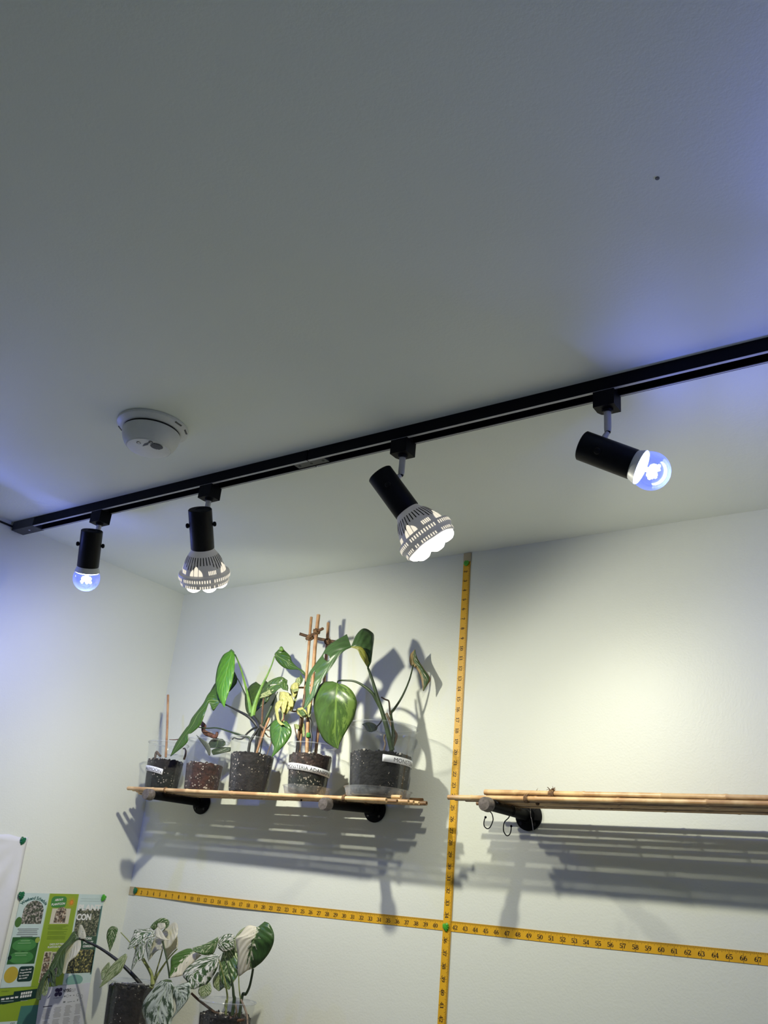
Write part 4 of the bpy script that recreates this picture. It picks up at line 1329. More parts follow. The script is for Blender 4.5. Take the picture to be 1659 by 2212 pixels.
def leaf(pot, crop, pieces, mat, name='leaf', fold=(.25,.25), bulge=.12, wave=0.03, seed=0.0, sub=5, nu=5, label=None):
    """pieces: list of (sections, depths, holes)"""
    V, F, UV = [], [], []
    for pc in pieces:
        secs, ys = pc[0], pc[1]
        holes = pc[2] if len(pc) > 2 else []
        fine = 4 if holes else 1
        leaf_grid(crop, secs, ys, fold, bulge, holes, sub*fine, nu*fine, wave, seed, V, F, UV)
    o = obj(name, V, F, mat, pot.root, uv=UV, label=label, recalc=False)
    sm_ = o.modifiers.new('thickness', 'SOLIDIFY'); sm_.thickness = .0009; sm_.offset = 0
    return o
def sec(*q):
    return [((a, b), (c, d), (e, f)) for a, b, c, d, e, f in q]

CREAM = rgb(236,230,206); WHITE = rgb(232,230,218)
LBRIGHT = leaf_mat('leaf_bright', rgb(112,186,48), rgb(84,160,48), rgb(180,210,140), amt=-.17, streak=14, seed=1, vein=.32, veincol=rgb(150,200,90), trans=.38)
LDARK = leaf_mat('leaf_dark', rgb(62,96,48), rgb(46,78,40), vein=.14, seed=2, trans=.25)
LMID = leaf_mat('leaf_mid', rgb(70,118,44), rgb(54,100,40), rgb(150,190,110), amt=-.19, seed=3, vein=.22, trans=.3)
LMID2 = leaf_mat('leaf_mid_heart', rgb(66,120,42), rgb(46,98,38), rgb(190,215,150), amt=-.20, seed=8, vein=.16, trans=.3)
LBIG = leaf_mat('leaf_big_heart', rgb(60,98,36), rgb(46,80,32), rgb(112,140,66), amt=-.08, side=.30, streak=9, seed=5, vein=.30, nv=4, veincol=rgb(128,158,72), trans=.28)
LSPLIT = leaf_mat('leaf_split', rgb(52,92,50), rgb(40,76,44), rgb(132,136,52), amt=-.17, streak=6, vein=.22, nv=6, seed=6, veincol=rgb(96,136,84), trans=.2)
LYEL = leaf_mat('leaf_yellow_under', rgb(170,168,70), rgb(146,150,60), vein=.1, seed=7, trans=.3)
LBURNT = leaf_mat('leaf_browned', rgb(52,88,48), rgb(70,100,56), rgb(176,150,96), amt=-.02, side=-.6, seed=9, vein=.2, edge=rgb(150,104,72))
LPALE = leaf_mat('leaf_pale_yellow', rgb(226,220,150), rgb(206,204,132), rgb(150,170,80), amt=-.12, seed=10, vein=.1, trans=.4)
LCURL = leaf_mat('leaf_curled', rgb(58,96,48), rgb(46,80,40), rgb(196,198,150), amt=-.12, seed=11, vein=.2)
LCURLP = leaf_mat('leaf_curled_pale', rgb(186,190,140), rgb(150,160,110), rgb(90,116,60), amt=-.05, seed=12, vein=.2)
LGREY = leaf_mat('leaf_greyish', rgb(126,130,122), rgb(104,112,100), vein=.1, seed=13)
LBLUE = leaf_mat('leaf_dark_bluish', rgb(52,72,62), rgb(42,60,52), rgb(150,166,130), amt=-.18, seed=14, vein=.1)
LVAR = leaf_mat('leaf_variegated', rgb(58,98,52), rgb(44,80,44), WHITE, amt=-.005, streak=15, seed=15, vein=.12)
LVARG = leaf_mat('leaf_variegated_greener', rgb(70,112,50), rgb(52,94,44), rgb(206,212,170), amt=-.05, streak=16, seed=16, vein=.12)
LVARS = leaf_mat('leaf_marbled_grey', rgb(62,86,70), rgb(50,72,58), rgb(196,204,188), amt=.03, streak=11, seed=17, vein=.1)
LHALFR = leaf_mat('leaf_half_white_left', rgb(50,96,46), rgb(40,80,40), CREAM, amt=-.02, side=-.85, streak=13, seed=18, vein=.12)
LHALFL = leaf_mat('leaf_half_white_right', rgb(78,124,44), rgb(60,108,40), CREAM, amt=-.02, side=.9, streak=13, seed=19, vein=.12)
LWHITE = leaf_mat('leaf_white', CREAM, WHITE, vein=.05, seed=20, trans=.35)
LPALEG = leaf_mat('leaf_pale_green', rgb(130,148,96), rgb(104,126,76), rgb(176,184,140), amt=.0, seed=21, vein=.1, streak=12)
LDKSPL = leaf_mat('leaf_dark_fingers', rgb(56,84,52), rgb(44,70,46), rgb(190,196,170), amt=-.16, seed=22, vein=.15)
G_STEM = plain('stem_green', rgb(120,160,70), 0.45, col2=rgb(96,136,60), vscale=60)
G_STEM_D = plain('stem_dark_green', rgb(58,76,44), 0.45, col2=rgb(44,58,36), vscale=60)
G_STEM_P = plain('stem_pale', rgb(150,158,96), 0.45, col2=rgb(120,130,76), vscale=60)
ROOT_B = plain('root_black', rgb(24,26,26), 0.5, col2=rgb(40,42,38), vscale=80)
ROOT_T = plain('root_tan', rgb(124,106,86), 0.6, col2=rgb(92,78,62), vscale=90)
WITHER = plain('withered_brown', rgb(122,82,66), 0.7, col2=rgb(84,56,46), vscale=90, bump=.4, bscale=200)
TIE_G = plain('green_tie', rgb(70,130,60), 0.5, var=.15)

# pot 1: bare stake, stump, small root, withered blade
stem(p1, 'F', [(358,1636),(361,1575),(363,1501)], (-.115,-.115), 5.0, STAKE, 'stake', sub=2)
stem(p1, 'U', [(690,640),(715,560),(722,490),(700,450),(675,455)], (-.10,-.10), [5,4.5,3.5,2.5], ROOT_T, 'root')
stem(p1, 'U', [(290,580),(255,545),(215,520)], (-.13,-.13), [5,6,5], ROOT_T, 'stump')
stem(p1, 'U', [(440,297),(520,300),(590,294),(625,288)], (-.07,-.07), [1.2,2.2,1.5], WITHER, 'dry_stalk')
# pot 2: withered curl, grey and dark leaves
stem(p2, 'U', [(985,10),(1030,70),(1020,140),(1070,190),(1150,220),(1220,250),(1250,210),(1255,165)], (-.10,-.11), [9,11,8,10,10,9,7,5], WITHER, 'withered_stem')
leaf(p2, 'U', [(sec((1110,560,1125,570,1140,560),(1070,470,1105,480,1145,470),(1010,380,1060,400,1110,370),(960,310,1000,320,1040,310),(900,215,903,218,906,220)), (-.13,-.15))], LGREY, fold=(.4,-.2))
leaf(p2, 'U', [(sec((1250,270,1300,285,1350,290),(1160,300,1270,320,1395,335),(1110,370,1260,380,1395,385),(1130,440,1230,440,1350,420)), (-.09,-.10))], LBLUE, fold=(.2,.2))
leaf(p2, 'U', [(sec((1160,480,1165,520,1190,560),(1220,450,1230,500,1260,550),(1330,430,1340,480,1360,525),(1490,430,1490,480,1480,500)), (-.12,-.08))], LBLUE, fold=(.2,.3))
# pot 3
stem(p3, 'C', [(606,235),(650,330),(700,470),(760,690),(800,860),(850,1110)], (-.10,-.10), [3,3.2,3.5,4.5,6,9], G_STEM)
stem(p3, 'C', [(1196,260),(1150,400),(1075,570),(1000,720),(930,900),(885,1060),(870,1170)], (-.09,-.11), [2.5,3,4,5.5,8,11,10], G_STEM)
stem(p3, 'C', [(870,1150),(940,1250),(970,1340),(950,1440),(930,1560),(925,1640)], (-.11,-.11), [8,10,10,9,8,7], ROOT_B, 'trunk')
stem(p3, 'C', [(640,590),(690,680),(760,830),(810,960),(850,1100)], (-.07,-.10), [2,2.2,3,4], G_STEM_D)
stem(p3, 'C', [(385,945),(500,1000),(650,1075),(790,1150),(880,1230),(950,1320)], (-.14,-.11), [2.5,3,4.5,6.5,7,7], ROOT_B)
stem(p3, 'C', [(55,1318),(180,1335),(340,1332),(540,1390),(700,1445),(830,1500)], (-.13,-.12), [2.2,2.6,3,4,4.6,5], G_STEM_D)
stem(p3, 'C', [(568,1500),(590,1478),(650,1495),(720,1490),(790,1410),(880,1340),(970,1310)], (-.14,-.11), [3,3.4,3.6,4,4.5,5], ROOT_B, 'root')
stem(p3, 'C', [(960,1330),(900,1420),(850,1500),(820,1580)], (-.115,-.125), [5,6,6,5], ROOT_B, 'root')
stem(p3, 'C', [(985,1290),(1050,1345),(1120,1370),(1190,1440)], (-.12,-.125), [5,4,3.5,3], ROOT_T, 'root')
stem(p3, 'C', [(1050,1400),(1100,1460),(1160,1510)], (-.11,-.10), [3,2.6,2], ROOT_T, 'root')
stem(p3, 'C', [(1032,890),(1015,1060),(1008,1260),(1000,1420),(960,1560)], (-.09,-.11), 4.4, STAKE_D, 'stake')
stem(p3, 'C', [(1120,1180),(1060,1330),(1000,1490),(935,1690)], (-.12,-.125), 5.0, STAKE, 'stake')
stem(p3, 'C', [(1245,790),(1200,890),(1160,990),(1090,1150),(1020,1300)], (-.10,-.11), [1.8,2.2,6,7,5], G_STEM_D)
stem(p3, 'C', [(1150,1260),(1090,1330),(1040,1390)], (-.13,-.12), [2.6,3,3], ROOT_B)
leaf(p3, 'C', [(sec((920,640,1000,700,1070,628),(830,700,985,760,1125,690),(762,830,960,850,1142,800),(755,950,920,950,1100,930),(775,1080,880,1060,970,1040),(838,1168,842,1170,848,1168)), (-.055,-.085))], LDARK, fold=(.15,.15), label='large dark round leaf')
leaf(p3, 'C', [(sec((600,490,632,560,642,590),(540,520,580,640,630,660),(440,570,500,720,570,740),(320,650,400,800,510,800),(230,800,300,880,400,880)), (-.085,-.105))], LDARK, fold=(.2,.2))
leaf(p3, 'A', [(sec((830,740,852,945,800,1020),(775,830,800,930,782,1022),(735,880,745,935,752,955),(690,965,715,990,733,990),(592,1090,645,1060,705,1070),(560,1160,600,1150,665,1165),(530,1195,560,1205,585,1238),(450,1310,495,1290,552,1250),(418,1372,455,1355,540,1332),(383,1457,386,1458,389,1458)),
      (-.13,-.135,-.145,-.15,-.155,-.155,-.155,-.155,-.155,-.155))], LMID, fold=(.3,-.1), label='long drooping green leaf reaching down to the left')
leaf(p3, 'C', [(sec((500,195,550,185,600,235),(425,250,545,250,603,300),(350,410,505,400,600,420),(315,620,460,570,572,620),(330,790,425,720,520,780),(390,935,410,880,470,930),(442,1020,446,1025,450,1025)), (-.150,-.165)),
      (sec((512,190,550,155,592,190),(505,205,550,185,600,235)), (-.135,-.150))], LBRIGHT, fold=(.25,.3), bulge=.1, label='bright glossy green leaf lit from above')
leaf(p3, 'C', [(sec((1200,1210,1292,1228,1385,1232),(1135,1290,1295,1300,1440,1325),(1128,1400,1285,1390,1448,1420),(1148,1530,1260,1510,1382,1540),(1190,1625,1225,1610,1285,1650),(1150,1770,1154,1772,1158,1770)), (-.165,-.18))], LMID2, fold=(.2,.25), label='heart shaped green leaf hanging over the rim')
leaf(p3, 'C', [(sec((1290,127,1200,218,1198,240),(1345,172,1260,270,1220,315),(1430,258,1375,335,1310,412),(1458,340,1435,395,1412,455),(1540,425,1542,442,1560,466),(1640,490,1625,505,1612,522),(1662,556,1663,558,1663,560)), (-.09,-.06))], LMID, fold=(.3,.1))
V, F = ico_vf(.0065, 4.0, 2, .35)
obj('leaf_curl', [Vector(v)+aty(*px('C', (1300,150)), -.088) for v in V], F, G_STEM, p3.root)
# pot 4: trellis and withered vine
def stake_line(crop, pts, y, w, mat): return stem(p4, crop, pts, y, w, mat, 'bamboo_stake', n=10, sub=2)
stake_line('D', [(472,215),(438,620),(402,1080),(345,1640),(302,2120)], (-.100,-.115), 6.0, STAKE)
stake_line('D', [(573,182),(522,640),(484,1240),(428,1640),(412,2110)], (-.125,-.130), 8.0, STAKE)
stake_line('D', [(710,296),(690,620),(652,1110),(590,1600),(538,2080)], (-.060,-.090), 6.6, STAKE)
stake_line('D', [(305,448),(430,488),(600,525),(830,566)], (-.108,-.060), 6.4, STAKE_D)
stake_line('D', [(405,520),(500,455),(570,410),(630,378)], (-.098,-.140), 6.4, STAKE_D)
stake_line('D', [(225,1210),(320,1205),(420,1200),(500,1130)], (-.110,-.110), 4.2, STAKE)
for (cx, cy, y, sd_) in ((455,500,-.106,1),(545,420,-.128,2),(700,560,-.074,3)):
    rd = random.Random(sd_)
    c0 = aty(*px('D', (cx, cy)), y)
    mb = MB()
    for k in range(13):
        pts = []
        ax_ = Vector((rd.uniform(-1,1), rd.uniform(-.6,.6), rd.uniform(-1,1))).normalized()
        e1 = ax_.orthogonal().normalized(); e2 = ax_.cross(e1)
        R_ = rd.uniform(.0052,.0088)
        for j in range(13):
            a = 2*math.pi*j/12
            pts.append(c0 + (e1*math.cos(a)+e2*math.sin(a))*R_ + ax_*rd.uniform(-.002,.002))
        V, F = tube_vf(pts, .0019, 5, 2); mb.add(V, F)
    for k in range(10):
        d = Vector((rd.uniform(-1,1), rd.uniform(-.5,.5), rd.uniform(-1,1))).normalized()*rd.uniform(.010,.019)
        V, F = tube_vf([c0+d*.4, c0+d*.75+Vector((rd.uniform(-1,1),0,rd.uniform(-1,1)))*.002, c0+d], [.0005,.0004,.0002], 4, 2); mb.add(V, F)
    mb.build('twine_lashing', TWINE, p4.root)
stem(p4, 'D', [(380,1200),(385,1290),(370,1400),(350,1500),(330,1600),(318,1700),(300,1800)], (-.122,-.122), [3,5,6,6,5,5,4], STAKE_D, 'vine')
stem(p4, 'D', [(440,1620),(470,1700),(462,1800),(478,1900),(470,2000)], (-.134,-.132), [5,4,4,4,4], ROOT_B, 'root')
stem(p4, 'D', [(235,1720),(245,1800),(270,1900),(300,1980)], (-.12,-.12), [2.5,2.5,2.5,3], STAKE_D, 'vine')
stem(p4, 'D', [(180,1530),(230,1540),(280,1535),(330,1560)], (-.13,-.125), [3,3.5,3,3], STAKE_D, 'vine')
V, F = lathe_vf([(.0055,-.0055),(.0068,-.004),(.0068,.005),(.0055,.0062)], 14)
ct = aty(*px('D', (436,1878)), -.131)
obj('plant_tie', [Vector(v)*1.0+ct for v in V], F, TIE_G, p4.root, label='green plant tie')
leaf(p4, 'C', [(sec((1000,800,1010,850,975,890),(1040,730,1060,800,1110,870),(1110,640,1130,740,1200,800),(1200,590,1210,690,1285,735),(1300,568,1310,670,1330,760),(1390,620,1380,690,1395,770)), (-.125,-.14,-.15,-.15,-.145,-.135), [(-.25,.50,.30,.055,0.5),(-.45,.78,.16,.03,0)])], LCURL, fold=(.25,-.15), label='curled variegated leaf with holes')
leaf(p4, 'C', [(sec((990,830,1000,850,965,892),(1060,790,1070,815,1080,865),(1150,750,1165,775,1180,805),(1260,710,1270,725,1280,735)), (-.152,-.150))], LCURLP, fold=(.1,.1))
leaf(p4, 'C', [(sec((1290,650,1340,650,1395,690),(1285,690,1345,690,1400,730),(1300,730,1350,730,1395,765),(1340,760,1370,770,1395,780)), (-.150,-.160))], LCURL, fold=(-.4,-.4), bulge=.4)
def pale(crop, q, y, mat=None, fold=(.4,-.3), wave=.14, seed=0, label=None):
    return leaf(p4, crop, [(sec(*q), y)], mat or LPALE, fold=fold, wave=wave, seed=seed, bulge=.25, label=label)
pale('D', [(30,1265,90,1262,150,1275),(18,1350,100,1340,178,1350),(30,1430,105,1430,180,1440),(60,1520,110,1510,165,1520),(95,1590,105,1592,115,1590)], (-.145,-.155), seed=1, label='withered pale yellow leaf')
pale('D', [(110,1290,150,1280,190,1300),(130,1380,160,1370,215,1400),(150,1460,180,1450,220,1480),(175,1540,180,1545,185,1540)], (-.135,-.150), seed=2)
pale('D', [(190,1170,240,1130,285,1140),(175,1230,235,1220,292,1200),(195,1300,230,1290,285,1260),(215,1340,225,1345,240,1335)], (-.130,-.140), seed=3)
pale('D', [(255,1090,285,1062,312,1060),(248,1130,285,1110,322,1110),(262,1180,285,1165,310,1165),(280,1195,285,1198,290,1195)], (-.125,-.130), seed=4, mat=LCURLP)
pale('D', [(312,1030,320,1022,330,1030),(310,1080,330,1080,356,1090),(300,1140,318,1130,340,1135),(285,1190,290,1195,298,1190)], (-.120,-.130), seed=5, mat=LCURL)
pale('D', [(240,1340,265,1290,285,1270),(225,1400,245,1380,262,1370),(210,1480,222,1460,235,1450),(200,1530,205,1530,210,1528)], (-.130,-.140), seed=6, mat=LCURLP)
pale('C', [(1215,960,1270,915,1325,925),(1198,1020,1250,980,1300,990),(1205,1090,1235,1060,1255,1060),(1225,1180,1245,1170,1262,1160),(1245,1240,1262,1245,1280,1230),(1290,1295,1320,1280,1355,1290)], (-.150,-.175), seed=7, label='dangling pale strip of a withered leaf')
pale('C', [(1280,940,1310,930,1340,950),(1275,1010,1300,1000,1330,1020),(1300,1090,1318,1080,1338,1090),(1310,1160,1325,1160,1340,1160),(1280,1240,1310,1225,1345,1250)], (-.140,-.165), seed=8, mat=LCURLP)
stem(p4, 'C', [(1290,960),(1310,1060),(1335,1120),(1330,1200),(1300,1230)], (-.155,-.17), [2,2.5,2.5,3,4], WITHER, 'vine')
pale('D', [(262,1510,300,1490,350,1480),(265,1560,330,1540,400,1530),(300,1600,350,1590,415,1590),(350,1630,380,1625,410,1630)], (-.135,-.145), seed=9)
pale('D', [(400,1430,430,1400,460,1390),(410,1500,440,1480,475,1480),(415,1560,440,1560,470,1550),(430,1620,440,1625,455,1620)], (-.140,-.145), seed=10, mat=LCURLP)
pale('D', [(232,1720,262,1715,300,1735),(238,1755,270,1750,302,1765),(255,1790,275,1790,295,1790)], (-.125,-.130), seed=11, mat=LCURLP)
pale('D', [(335,1710,350,1700,372,1715),(340,1800,358,1790,380,1810),(352,1900,362,1900,378,1900)], (-.110,-.115), seed=12, mat=LCURLP)
# pot 5
stem(p5, 'B', [(1190,1330),(1160,1200),(1130,1080),(1090,950),(1055,840),(1020,720),(985,620),(972,588)], (-.105,-.150), [12,11,10.5,9.5,8,6.5,5.5,4], G_STEM_D)
stem(p5, 'B', [(700,722),(712,708),(760,704),(850,712),(930,750),(1010,815),(1055,890),(1100,980),(1140,1080)], (-.175,-.110), [3,3.5,4,5,6.5,8,8,7], G_STEM_D)
stem(p5, 'B', [(1010,680),(1025,760),(1050,840),(1090,930)], (-.130,-.120), [3.5,4.5,5,5], G_STEM_D)
stem(p5, 'B', [(1380,565),(1345,700),(1280,850),(1210,960),(1180,1000),(1190,1090),(1200,1200)], (-.050,-.095), [3,3.6,4.6,6,6.5,7,6], G_STEM_D)
stem(p5, 'B', [(1095,855),(1130,875),(1160,890),(1168,950),(1172,1010)], (-.10,-.10), [3.5,3.5,3.8,4], ROOT_T, 'root')
stem(p5, 'B', [(1140,1000),(1165,1060),(1200,1140),(1230,1200),(1200,1290),(1180,1330)], (-.09,-.09), [6,6,5.5,6,6,5], ROOT_T, 'root')
stem(p5, 'B', [(1115,1030),(1080,1090),(1040,1130)], (-.08,-.07), [3,3,3], ROOT_B, 'root')
stem(p5, 'B', [(1125,1190),(1118,1230),(1130,1270),(1120,1320)], (-.115,-.12), [4,4,4,4], ROOT_T, 'root')
leaf(p5, 'B', [(sec((920,1097,960,1080,985,1078),(945,1120,985,1105,1030,1092),(960,1150,1005,1140,1060,1120),(985,1165,1010,1165,1050,1150)), (-.05,-.06))], LDARK, fold=(.1,.1))
leaf(p5, 'D', [(sec((770,1118,838,1142,850,1150),(640,1132,835,1210,945,1172),(548,1220,828,1290,1040,1245),(508,1330,822,1380,1098,1350),(503,1460,817,1490,1110,1455),(528,1620,812,1620,1068,1630),(575,1800,808,1780,975,1800),(655,1950,812,1900,890,1950),(765,2030,828,2000,860,2020),(846,2066,848,2070,850,2070)),
      (-.185,-.190,-.195,-.195,-.192,-.188,-.182,-.176,-.172,-.170))], LBIG, fold=(.16,.22), bulge=.08, sub=5, nu=6, label='big heart shaped leaf, right half marbled pale green')
leaf(p5, 'B', [(sec((785,290,822,396,832,406),(690,345,742,430,762,440),(610,400,672,492,702,505),(560,482,612,590,642,592),(500,560,562,662,592,662),(442,650,512,740,552,722),(414,750,472,830,502,830),(418,838,440,892,458,900),(398,962,400,965,402,966)),
      (-.170,-.180,-.185,-.190,-.192,-.195,-.197,-.198,-.20), [(-.55,.33,.36,.030,-.05),(-.42,.66,.30,.075,.32)]),
      (sec((830,388,823,396,822,405),(868,300,890,400,882,426),(930,240,942,428,906,482),(998,264,990,480,942,542),(1028,330,1003,535,964,580),(982,588,978,590,974,590)), (-.178,-.175,-.170,-.162,-.156,-.150))], LSPLIT, fold=(.35,.12), bulge=.1, sub=5, nu=5, label='long arching dark leaf with splits')
leaf(p5, 'B', [(sec((824,402,824,405,824,408),(872,398,878,412,880,430),(925,410,910,445,906,484),(962,470,950,510,942,545),(984,550,972,565,964,582)), (-.188,-.186,-.182,-.174,-.160))], LYEL, fold=(.05,.05), label='yellowish underside of the folded lobe')
leaf(p5, 'B', [(sec((1392,428,1395,424,1397,430),(1352,478,1385,480,1412,490),(1352,560,1400,555,1440,545),(1400,590,1430,590,1485,615),(1440,650,1460,650,1534,690),(1458,730,1475,720,1505,748),(1468,798,1470,800,1473,800)), (-.045,-.035))], LBURNT, fold=(-.2,.3), label='small leaf with browned edges')
pale('D', [(60,1400,100,1380,140,1390),(50,1470,85,1460,120,1480),(70,1560,80,1565,95,1555)], (-.158,-.165), seed=21, wave=.2)
pale('D', [(200,1240,250,1225,300,1215),(215,1275,250,1260,290,1250)], (-.14,-.15), seed=22, mat=LCURLP)
pale('D', [(140,1330,175,1320,205,1345),(150,1400,185,1395,225,1410),(165,1480,190,1475,215,1480)], (-.156,-.160), seed=23, wave=.2, fold=(-.4,.4))
pale('D', [(270,1510,310,1525,350,1515),(300,1560,340,1570,380,1550),(330,1600,360,1605,400,1590)], (-.150,-.155), seed=24, mat=LCURL, fold=(-.3,.3))
pale('D', [(430,1420,450,1415,470,1420),(420,1500,438,1500,455,1500),(425,1580,432,1582,440,1580)], (-.15,-.15), seed=25)
# lower left plant
stem(q1, 'M', [(1600,1830),(1540,1750),(1450,1650),(1300,1510),(1110,1375),(960,1300),(872,1262)], (-.115,-.195), [9,8.5,8,7,5.5,4.5,4], ROOT_B)
stem(q1, 'Q', [(460,335),(560,440),(680,580),(800,760),(920,950),(990,1100)], (-.10,-.11), [2,2.2,2.6,3.5,5,7], G_STEM_P)
stem(q1, 'Q', [(1140,470),(1170,600),(1205,760),(1240,960),(1255,1080)], (-.13,-.12), [4,3.6,3.6,3.8,4.2], G_STEM_D)
stem(q1, 'Q', [(1140,610),(1105,750),(1060,900),(1010,1080)], (-.10,-.11), [2.6,2.8,3,4], G_STEM_P)
stem(q1, 'Q', [(1380,600),(1250,740),(1150,880),(1060,1020),(1000,1130),(950,1240)], (-.07,-.11), [2.6,3,4,5,8,9], G_STEM_P)
stem(q1, 'Q', [(830,750),(900,880),(960,1000),(980,1180)], (-.12,-.11), [3,4,6,9], G_STEM_P)
# the big split leaf: dark fingers, a cream half, a cream upper lobe
leaf(q1, 'M', [
  (sec((868,1252,872,1262,876,1270),(815,1190,820,1240,830,1300),(745,1285,765,1310,785,1330),(645,1392,690,1400,735,1375),(590,1500,650,1490,722,1440),(545,1600,610,1600,705,1560),(570,1640,600,1680,690,1640),(590,1690,625,1690,650,1690)), (-.195,-.205,-.225,-.25,-.27,-.285,-.30,-.305), [(.10,.80,.32,.10,.0)]),
  (sec((560,1570,590,1600,610,1640),(555,1640,580,1670,612,1720),(545,1650,585,1740,615,1790),(570,1795,582,1800,600,1795)), (-.285,-.305)),
  (sec((545,1600,560,1620,570,1640),(480,1680,510,1690,545,1650),(430,1780,460,1790,500,1720),(395,1905,425,1900,470,1830),(405,1940,425,1950,450,1945)), (-.285,-.325))], LDKSPL, fold=(.15,.15), label='dark green split leaf before the brochure')
leaf(q1, 'M', [(sec((850,1290,872,1285,895,1290),(770,1330,830,1340,893,1370),(722,1400,780,1410,845,1460),(700,1520,740,1510,762,1530),(690,1620,705,1625,728,1640),(700,1655,708,1658,715,1656)), (-.198,-.255))], LWHITE, fold=(.1,.1), label='creamy white half of the split leaf')
leaf(q1, 'M', [(sec((868,1258,874,1264,880,1268),(860,1190,905,1210,940,1270),(878,1125,915,1150,947,1210),(893,1113,900,1113,908,1118)), (-.193,-.175))], LWHITE, fold=(.2,-.2), label='small creamy upper lobe')
leaf(q1, 'M', [(sec((490,1690,520,1680,555,1700),(450,1800,490,1800,540,1790),(460,1870,490,1880,520,1870),(480,1900,490,1902,500,1900)), (-.29,-.315))], LPALEG, fold=(.1,.1))
leaf(q1, 'M', [(sec((1225,1135,1248,1130,1275,1135),(1192,1180,1248,1180,1303,1160),(1180,1255,1240,1245,1288,1235),(1195,1330,1225,1320,1262,1310),(1212,1408,1214,1412,1218,1408)), (-.125,-.145))], LVARG, fold=(.15,-.1))
leaf(q1, 'M', [(sec((1385,1435,1402,1440,1408,1470),(1330,1475,1360,1500,1375,1560),(1250,1550,1290,1580,1330,1640),(1180,1650,1215,1670,1250,1705),(1130,1745,1150,1750,1165,1770),(1100,1810,1102,1812,1106,1812)), (-.17,-.20))], LPALEG, fold=(.3,.1))
leaf(q1, 'M', [(sec((1195,1535,1212,1530,1228,1590),(1140,1600,1170,1610,1215,1600),(1118,1650,1140,1660,1160,1690),(1125,1720,1130,1725,1140,1720)), (-.16,-.175))], LPALEG, fold=(.1,.1))
leaf(q1, 'Q', [(sec((935,265,1000,320,1010,400),(850,280,930,340,990,410),(700,290,820,370,920,420),(670,350,760,440,820,480),(620,480,680,520,720,545),(570,600,575,605,590,610)), (-.13,-.16)),
   (sec((700,540,780,470,865,450),(690,660,770,600,850,590),(655,800,720,740,815,760),(635,900,660,850,720,820),(632,960,635,966,640,960)), (-.150,-.165)),
   (sec((870,500,920,430,1010,430),(865,580,920,520,985,480),(885,690,920,640,945,620),(910,800,914,806,920,800)), (-.145,-.155))], LVAR, fold=(.2,.1), label='variegated leaf with pointed dark lobes')
leaf(q1, 'Q', [(sec((935,250,1000,300,1040,260),(1000,170,1060,230,1100,200),(1100,105,1130,180,1160,200),(1190,105,1180,200,1180,280),(1248,150,1215,230,1150,300),(1245,215,1220,250,1140,310)), (-.12,-.13))], LVARG, fold=(.1,.2))
leaf(q1, 'Q', [(sec((1060,245,1065,250,1070,255),(1025,300,1075,310,1105,290),(1018,360,1100,380,1150,350),(1040,410,1130,430,1190,420),(1180,460,1215,462,1255,462)), (-.150,-.165))], LWHITE, fold=(.1,.2), label='creamy folded leaf')
leaf(q1, 'Q', [(sec((1060,190,1080,182,1180,180),(1055,235,1110,230,1190,240),(1090,285,1120,280,1150,265)), (-.138,-.142))], LWHITE, fold=(.1,.1))
leaf(q1, 'Q', [(sec((1320,172,1345,165,1385,200),(1180,270,1270,290,1392,290),(1130,330,1220,370,1375,390),(1020,430,1160,460,1320,480),(950,570,1080,560,1230,590),(925,700,1000,680,1060,620),(922,770,928,776,935,770)), (-.10,-.13))], LWHITE, fold=(.15,-.1), label='large creamy white leaf')
leaf(q1, 'Q', [(sec((1340,460,1378,400,1390,440),(1200,580,1260,570,1385,560),(1190,650,1240,660,1300,650),(1200,760,1210,770,1230,740)), (-.09,-.10))], LWHITE, fold=(.1,.1))
leaf(q1, 'S', [(sec((590,130,650,150,690,150),(540,180,640,210,715,190),(440,300,600,300,705,280),(402,390,570,400,715,400),(410,470,560,490,712,480),(440,560,560,570,690,560),(460,640,560,650,670,640),(510,740,570,750,640,730),(570,830,576,832,584,828)), (-.195,-.205))], LVARS, fold=(.25,.2), label='marbled grey green leaf hanging over the pot rim')
leaf(q1, 'S', [(sec((705,195,720,190,740,180),(690,260,760,220,870,150),(730,340,800,280,886,240),(740,420,790,360,845,340),(700,500,703,503,708,500)), (-.190,-.200))], LVARS, fold=(.2,.1))
leaf(q1, 'S', [(sec((590,135,640,118,690,125),(575,150,640,140,700,145)), (-.18,-.19))], LDKSPL, fold=(.1,.1))
# lower right plant
stem(q2, 'T', [(1290,780),(1270,900),(1235,1050),(1180,1160),(1130,1180)], (-.12,-.11), [5,5,5.5,6.5,7], G_STEM_D)
stem(q2, 'T', [(855,590),(900,720),(950,880),(985,1020),(1000,1180),(1010,1250)], (-.13,-.115), [2.6,3,4,5.5,7,8], G_STEM_D)
stem(q2, 'T', [(780,640),(820,780),(870,960),(895,1100),(905,1250)], (-.15,-.12), [3,3.2,3.6,4,4], G_STEM_P)
stem(q2, 'T', [(1075,890),(1080,1040),(1095,1180),(1100,1280)], (-.11,-.11), [2.4,2.8,3,3], G_STEM_P)
stem(q2, 'S', [(890,255),(960,320),(1050,390),(1130,450),(1200,480)], (-.16,-.12), [5,5.5,6,6,5], STAKE_D)
stem(q2, 'S', [(1385,320),(1420,400),(1445,480),(1450,570)], (-.12,-.14), [4,4.4,4.4,4], ROOT_T, 'root')
stem(q2, 'S', [(1330,370),(1340,440),(1320,500),(1340,560)], (-.12,-.12), [4,4,4,4], ROOT_T, 'root')
stem(q2, 'S', [(1240,320),(1225,380),(1240,440),(1230,510)], (-.14,-.13), [3,3,3,3], G_STEM_P, 'root')
stem(q2, 'S', [(1080,420),(1010,455),(980,500),(1050,540),(1140,520),(1250,500),(1330,530),(1420,520)], (-.13,-.13), [4,4,4,5,8,9,7,5], STAKE_D, 'root')
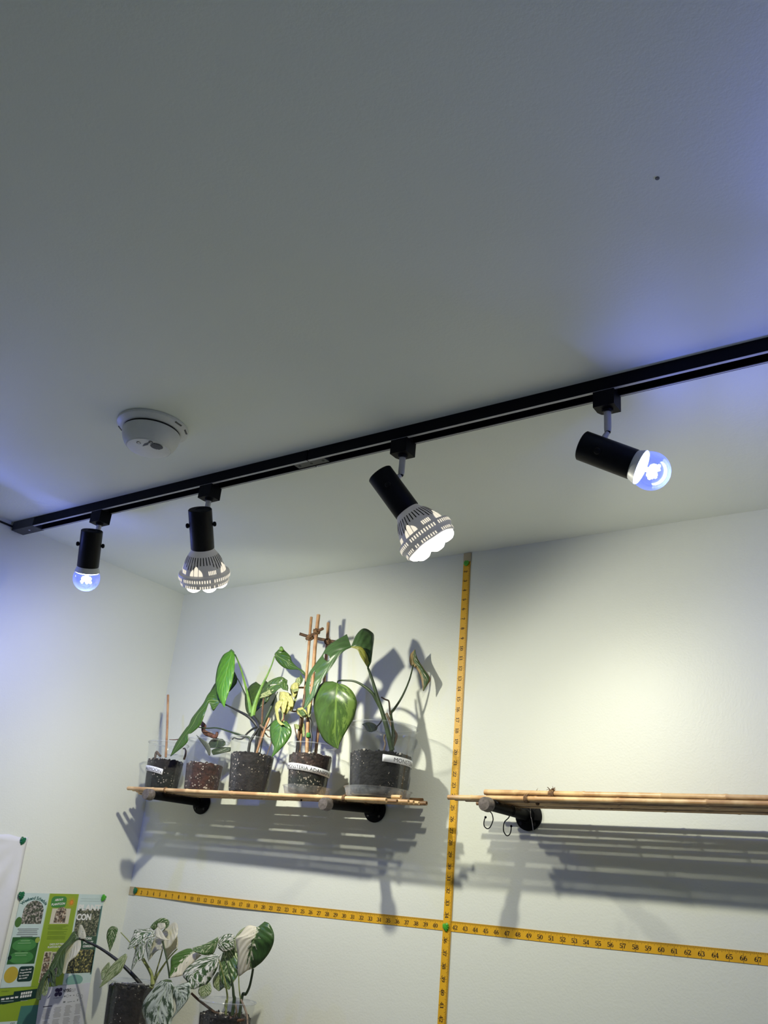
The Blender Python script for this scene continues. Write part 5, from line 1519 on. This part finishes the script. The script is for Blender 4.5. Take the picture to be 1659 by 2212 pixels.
leaf(q2, 'T', [(sec((850,500,930,480,1040,450),(810,640,930,620,1062,600),(780,780,925,760,1066,740),(800,920,905,900,1064,870),(860,1055,920,1030,1000,980),(925,1090,930,1092,940,1085)), (-.085,-.115))], LVARG, fold=(.1,.1))
leaf(q2, 'T', [(sec((755,830,770,828,790,832),(695,930,780,920,880,930),(700,1040,785,1040,880,1030),(770,1110,780,1112,800,1105)), (-.07,-.08))], LPALEG, fold=(.1,.1))
leaf(q2, 'T', [(sec((560,985,600,985,650,985),(490,1060,575,1060,668,1070),(475,1140,560,1150,655,1150),(530,1225,540,1228,560,1225)), (-.10,-.11))], LPALEG, fold=(.1,.1))
leaf(q2, 'T', [(sec((770,300,768,370,745,455),(720,335,690,420,690,560),(560,415,560,480,600,575),(450,450,470,500,540,570),(388,470,392,510,420,530)), (-.115,-.130))], LVARG, fold=(.2,.1))
leaf(q2, 'T', [(sec((762,345,772,390,770,470),(835,285,855,400,850,530),(950,258,955,390,940,520),(1010,295,1005,400,985,490),(1022,380,1022,400,1010,430)), (-.112,-.100))], LVAR, fold=(.2,.1))
leaf(q2, 'T', [(sec((370,478,392,510,520,580),(290,485,360,550,450,640),(160,545,270,620,370,720),(70,620,170,740,270,850),(60,760,105,830,190,890),(40,905,45,912,55,912)), (-.115,-.135))], LHALFL, fold=(.25,.1), label='leaf with one green and one creamy half')
leaf(q2, 'T', [(sec((700,560,800,580,835,545),(620,580,740,640,790,600),(480,640,650,690,780,690),(330,740,540,760,750,790),(245,850,440,830,690,900),(255,910,380,900,600,1010),(300,960,400,980,540,1030),(365,1080,400,1085,430,1080)), (-.165,-.185))], LVAR, fold=(.3,.15), bulge=.15, label='large variegated leaf in the centre of the lower pots')
leaf(q2, 'T', [(sec((1250,128,1360,160,1465,75),(1190,150,1355,200,1535,110),(1090,270,1330,290,1592,220),(1035,330,1300,350,1605,320),(1045,470,1280,430,1585,430),(1062,580,1260,510,1520,560),(1062,740,1250,620,1430,670),(1075,890,1260,720,1370,720),(1180,810,1270,780,1310,765)), (-.150,-.155,-.158,-.158,-.156,-.152,-.148,-.142,-.138))], LHALFR, fold=(.2,.2), bulge=.1, nu=6, label='large leaf, left half creamy white and right half green')
leaf(q2, 'T', [(sec((1255,125,1240,130,1235,150),(1120,190,1160,220,1195,200),(1035,290,1100,300,1165,290),(1005,400,1060,420,1120,410),(1040,540,1055,545,1070,535)), (-.125,-.135))], LPALEG, fold=(.1,-.1), label='olive green back of a leaf lobe')
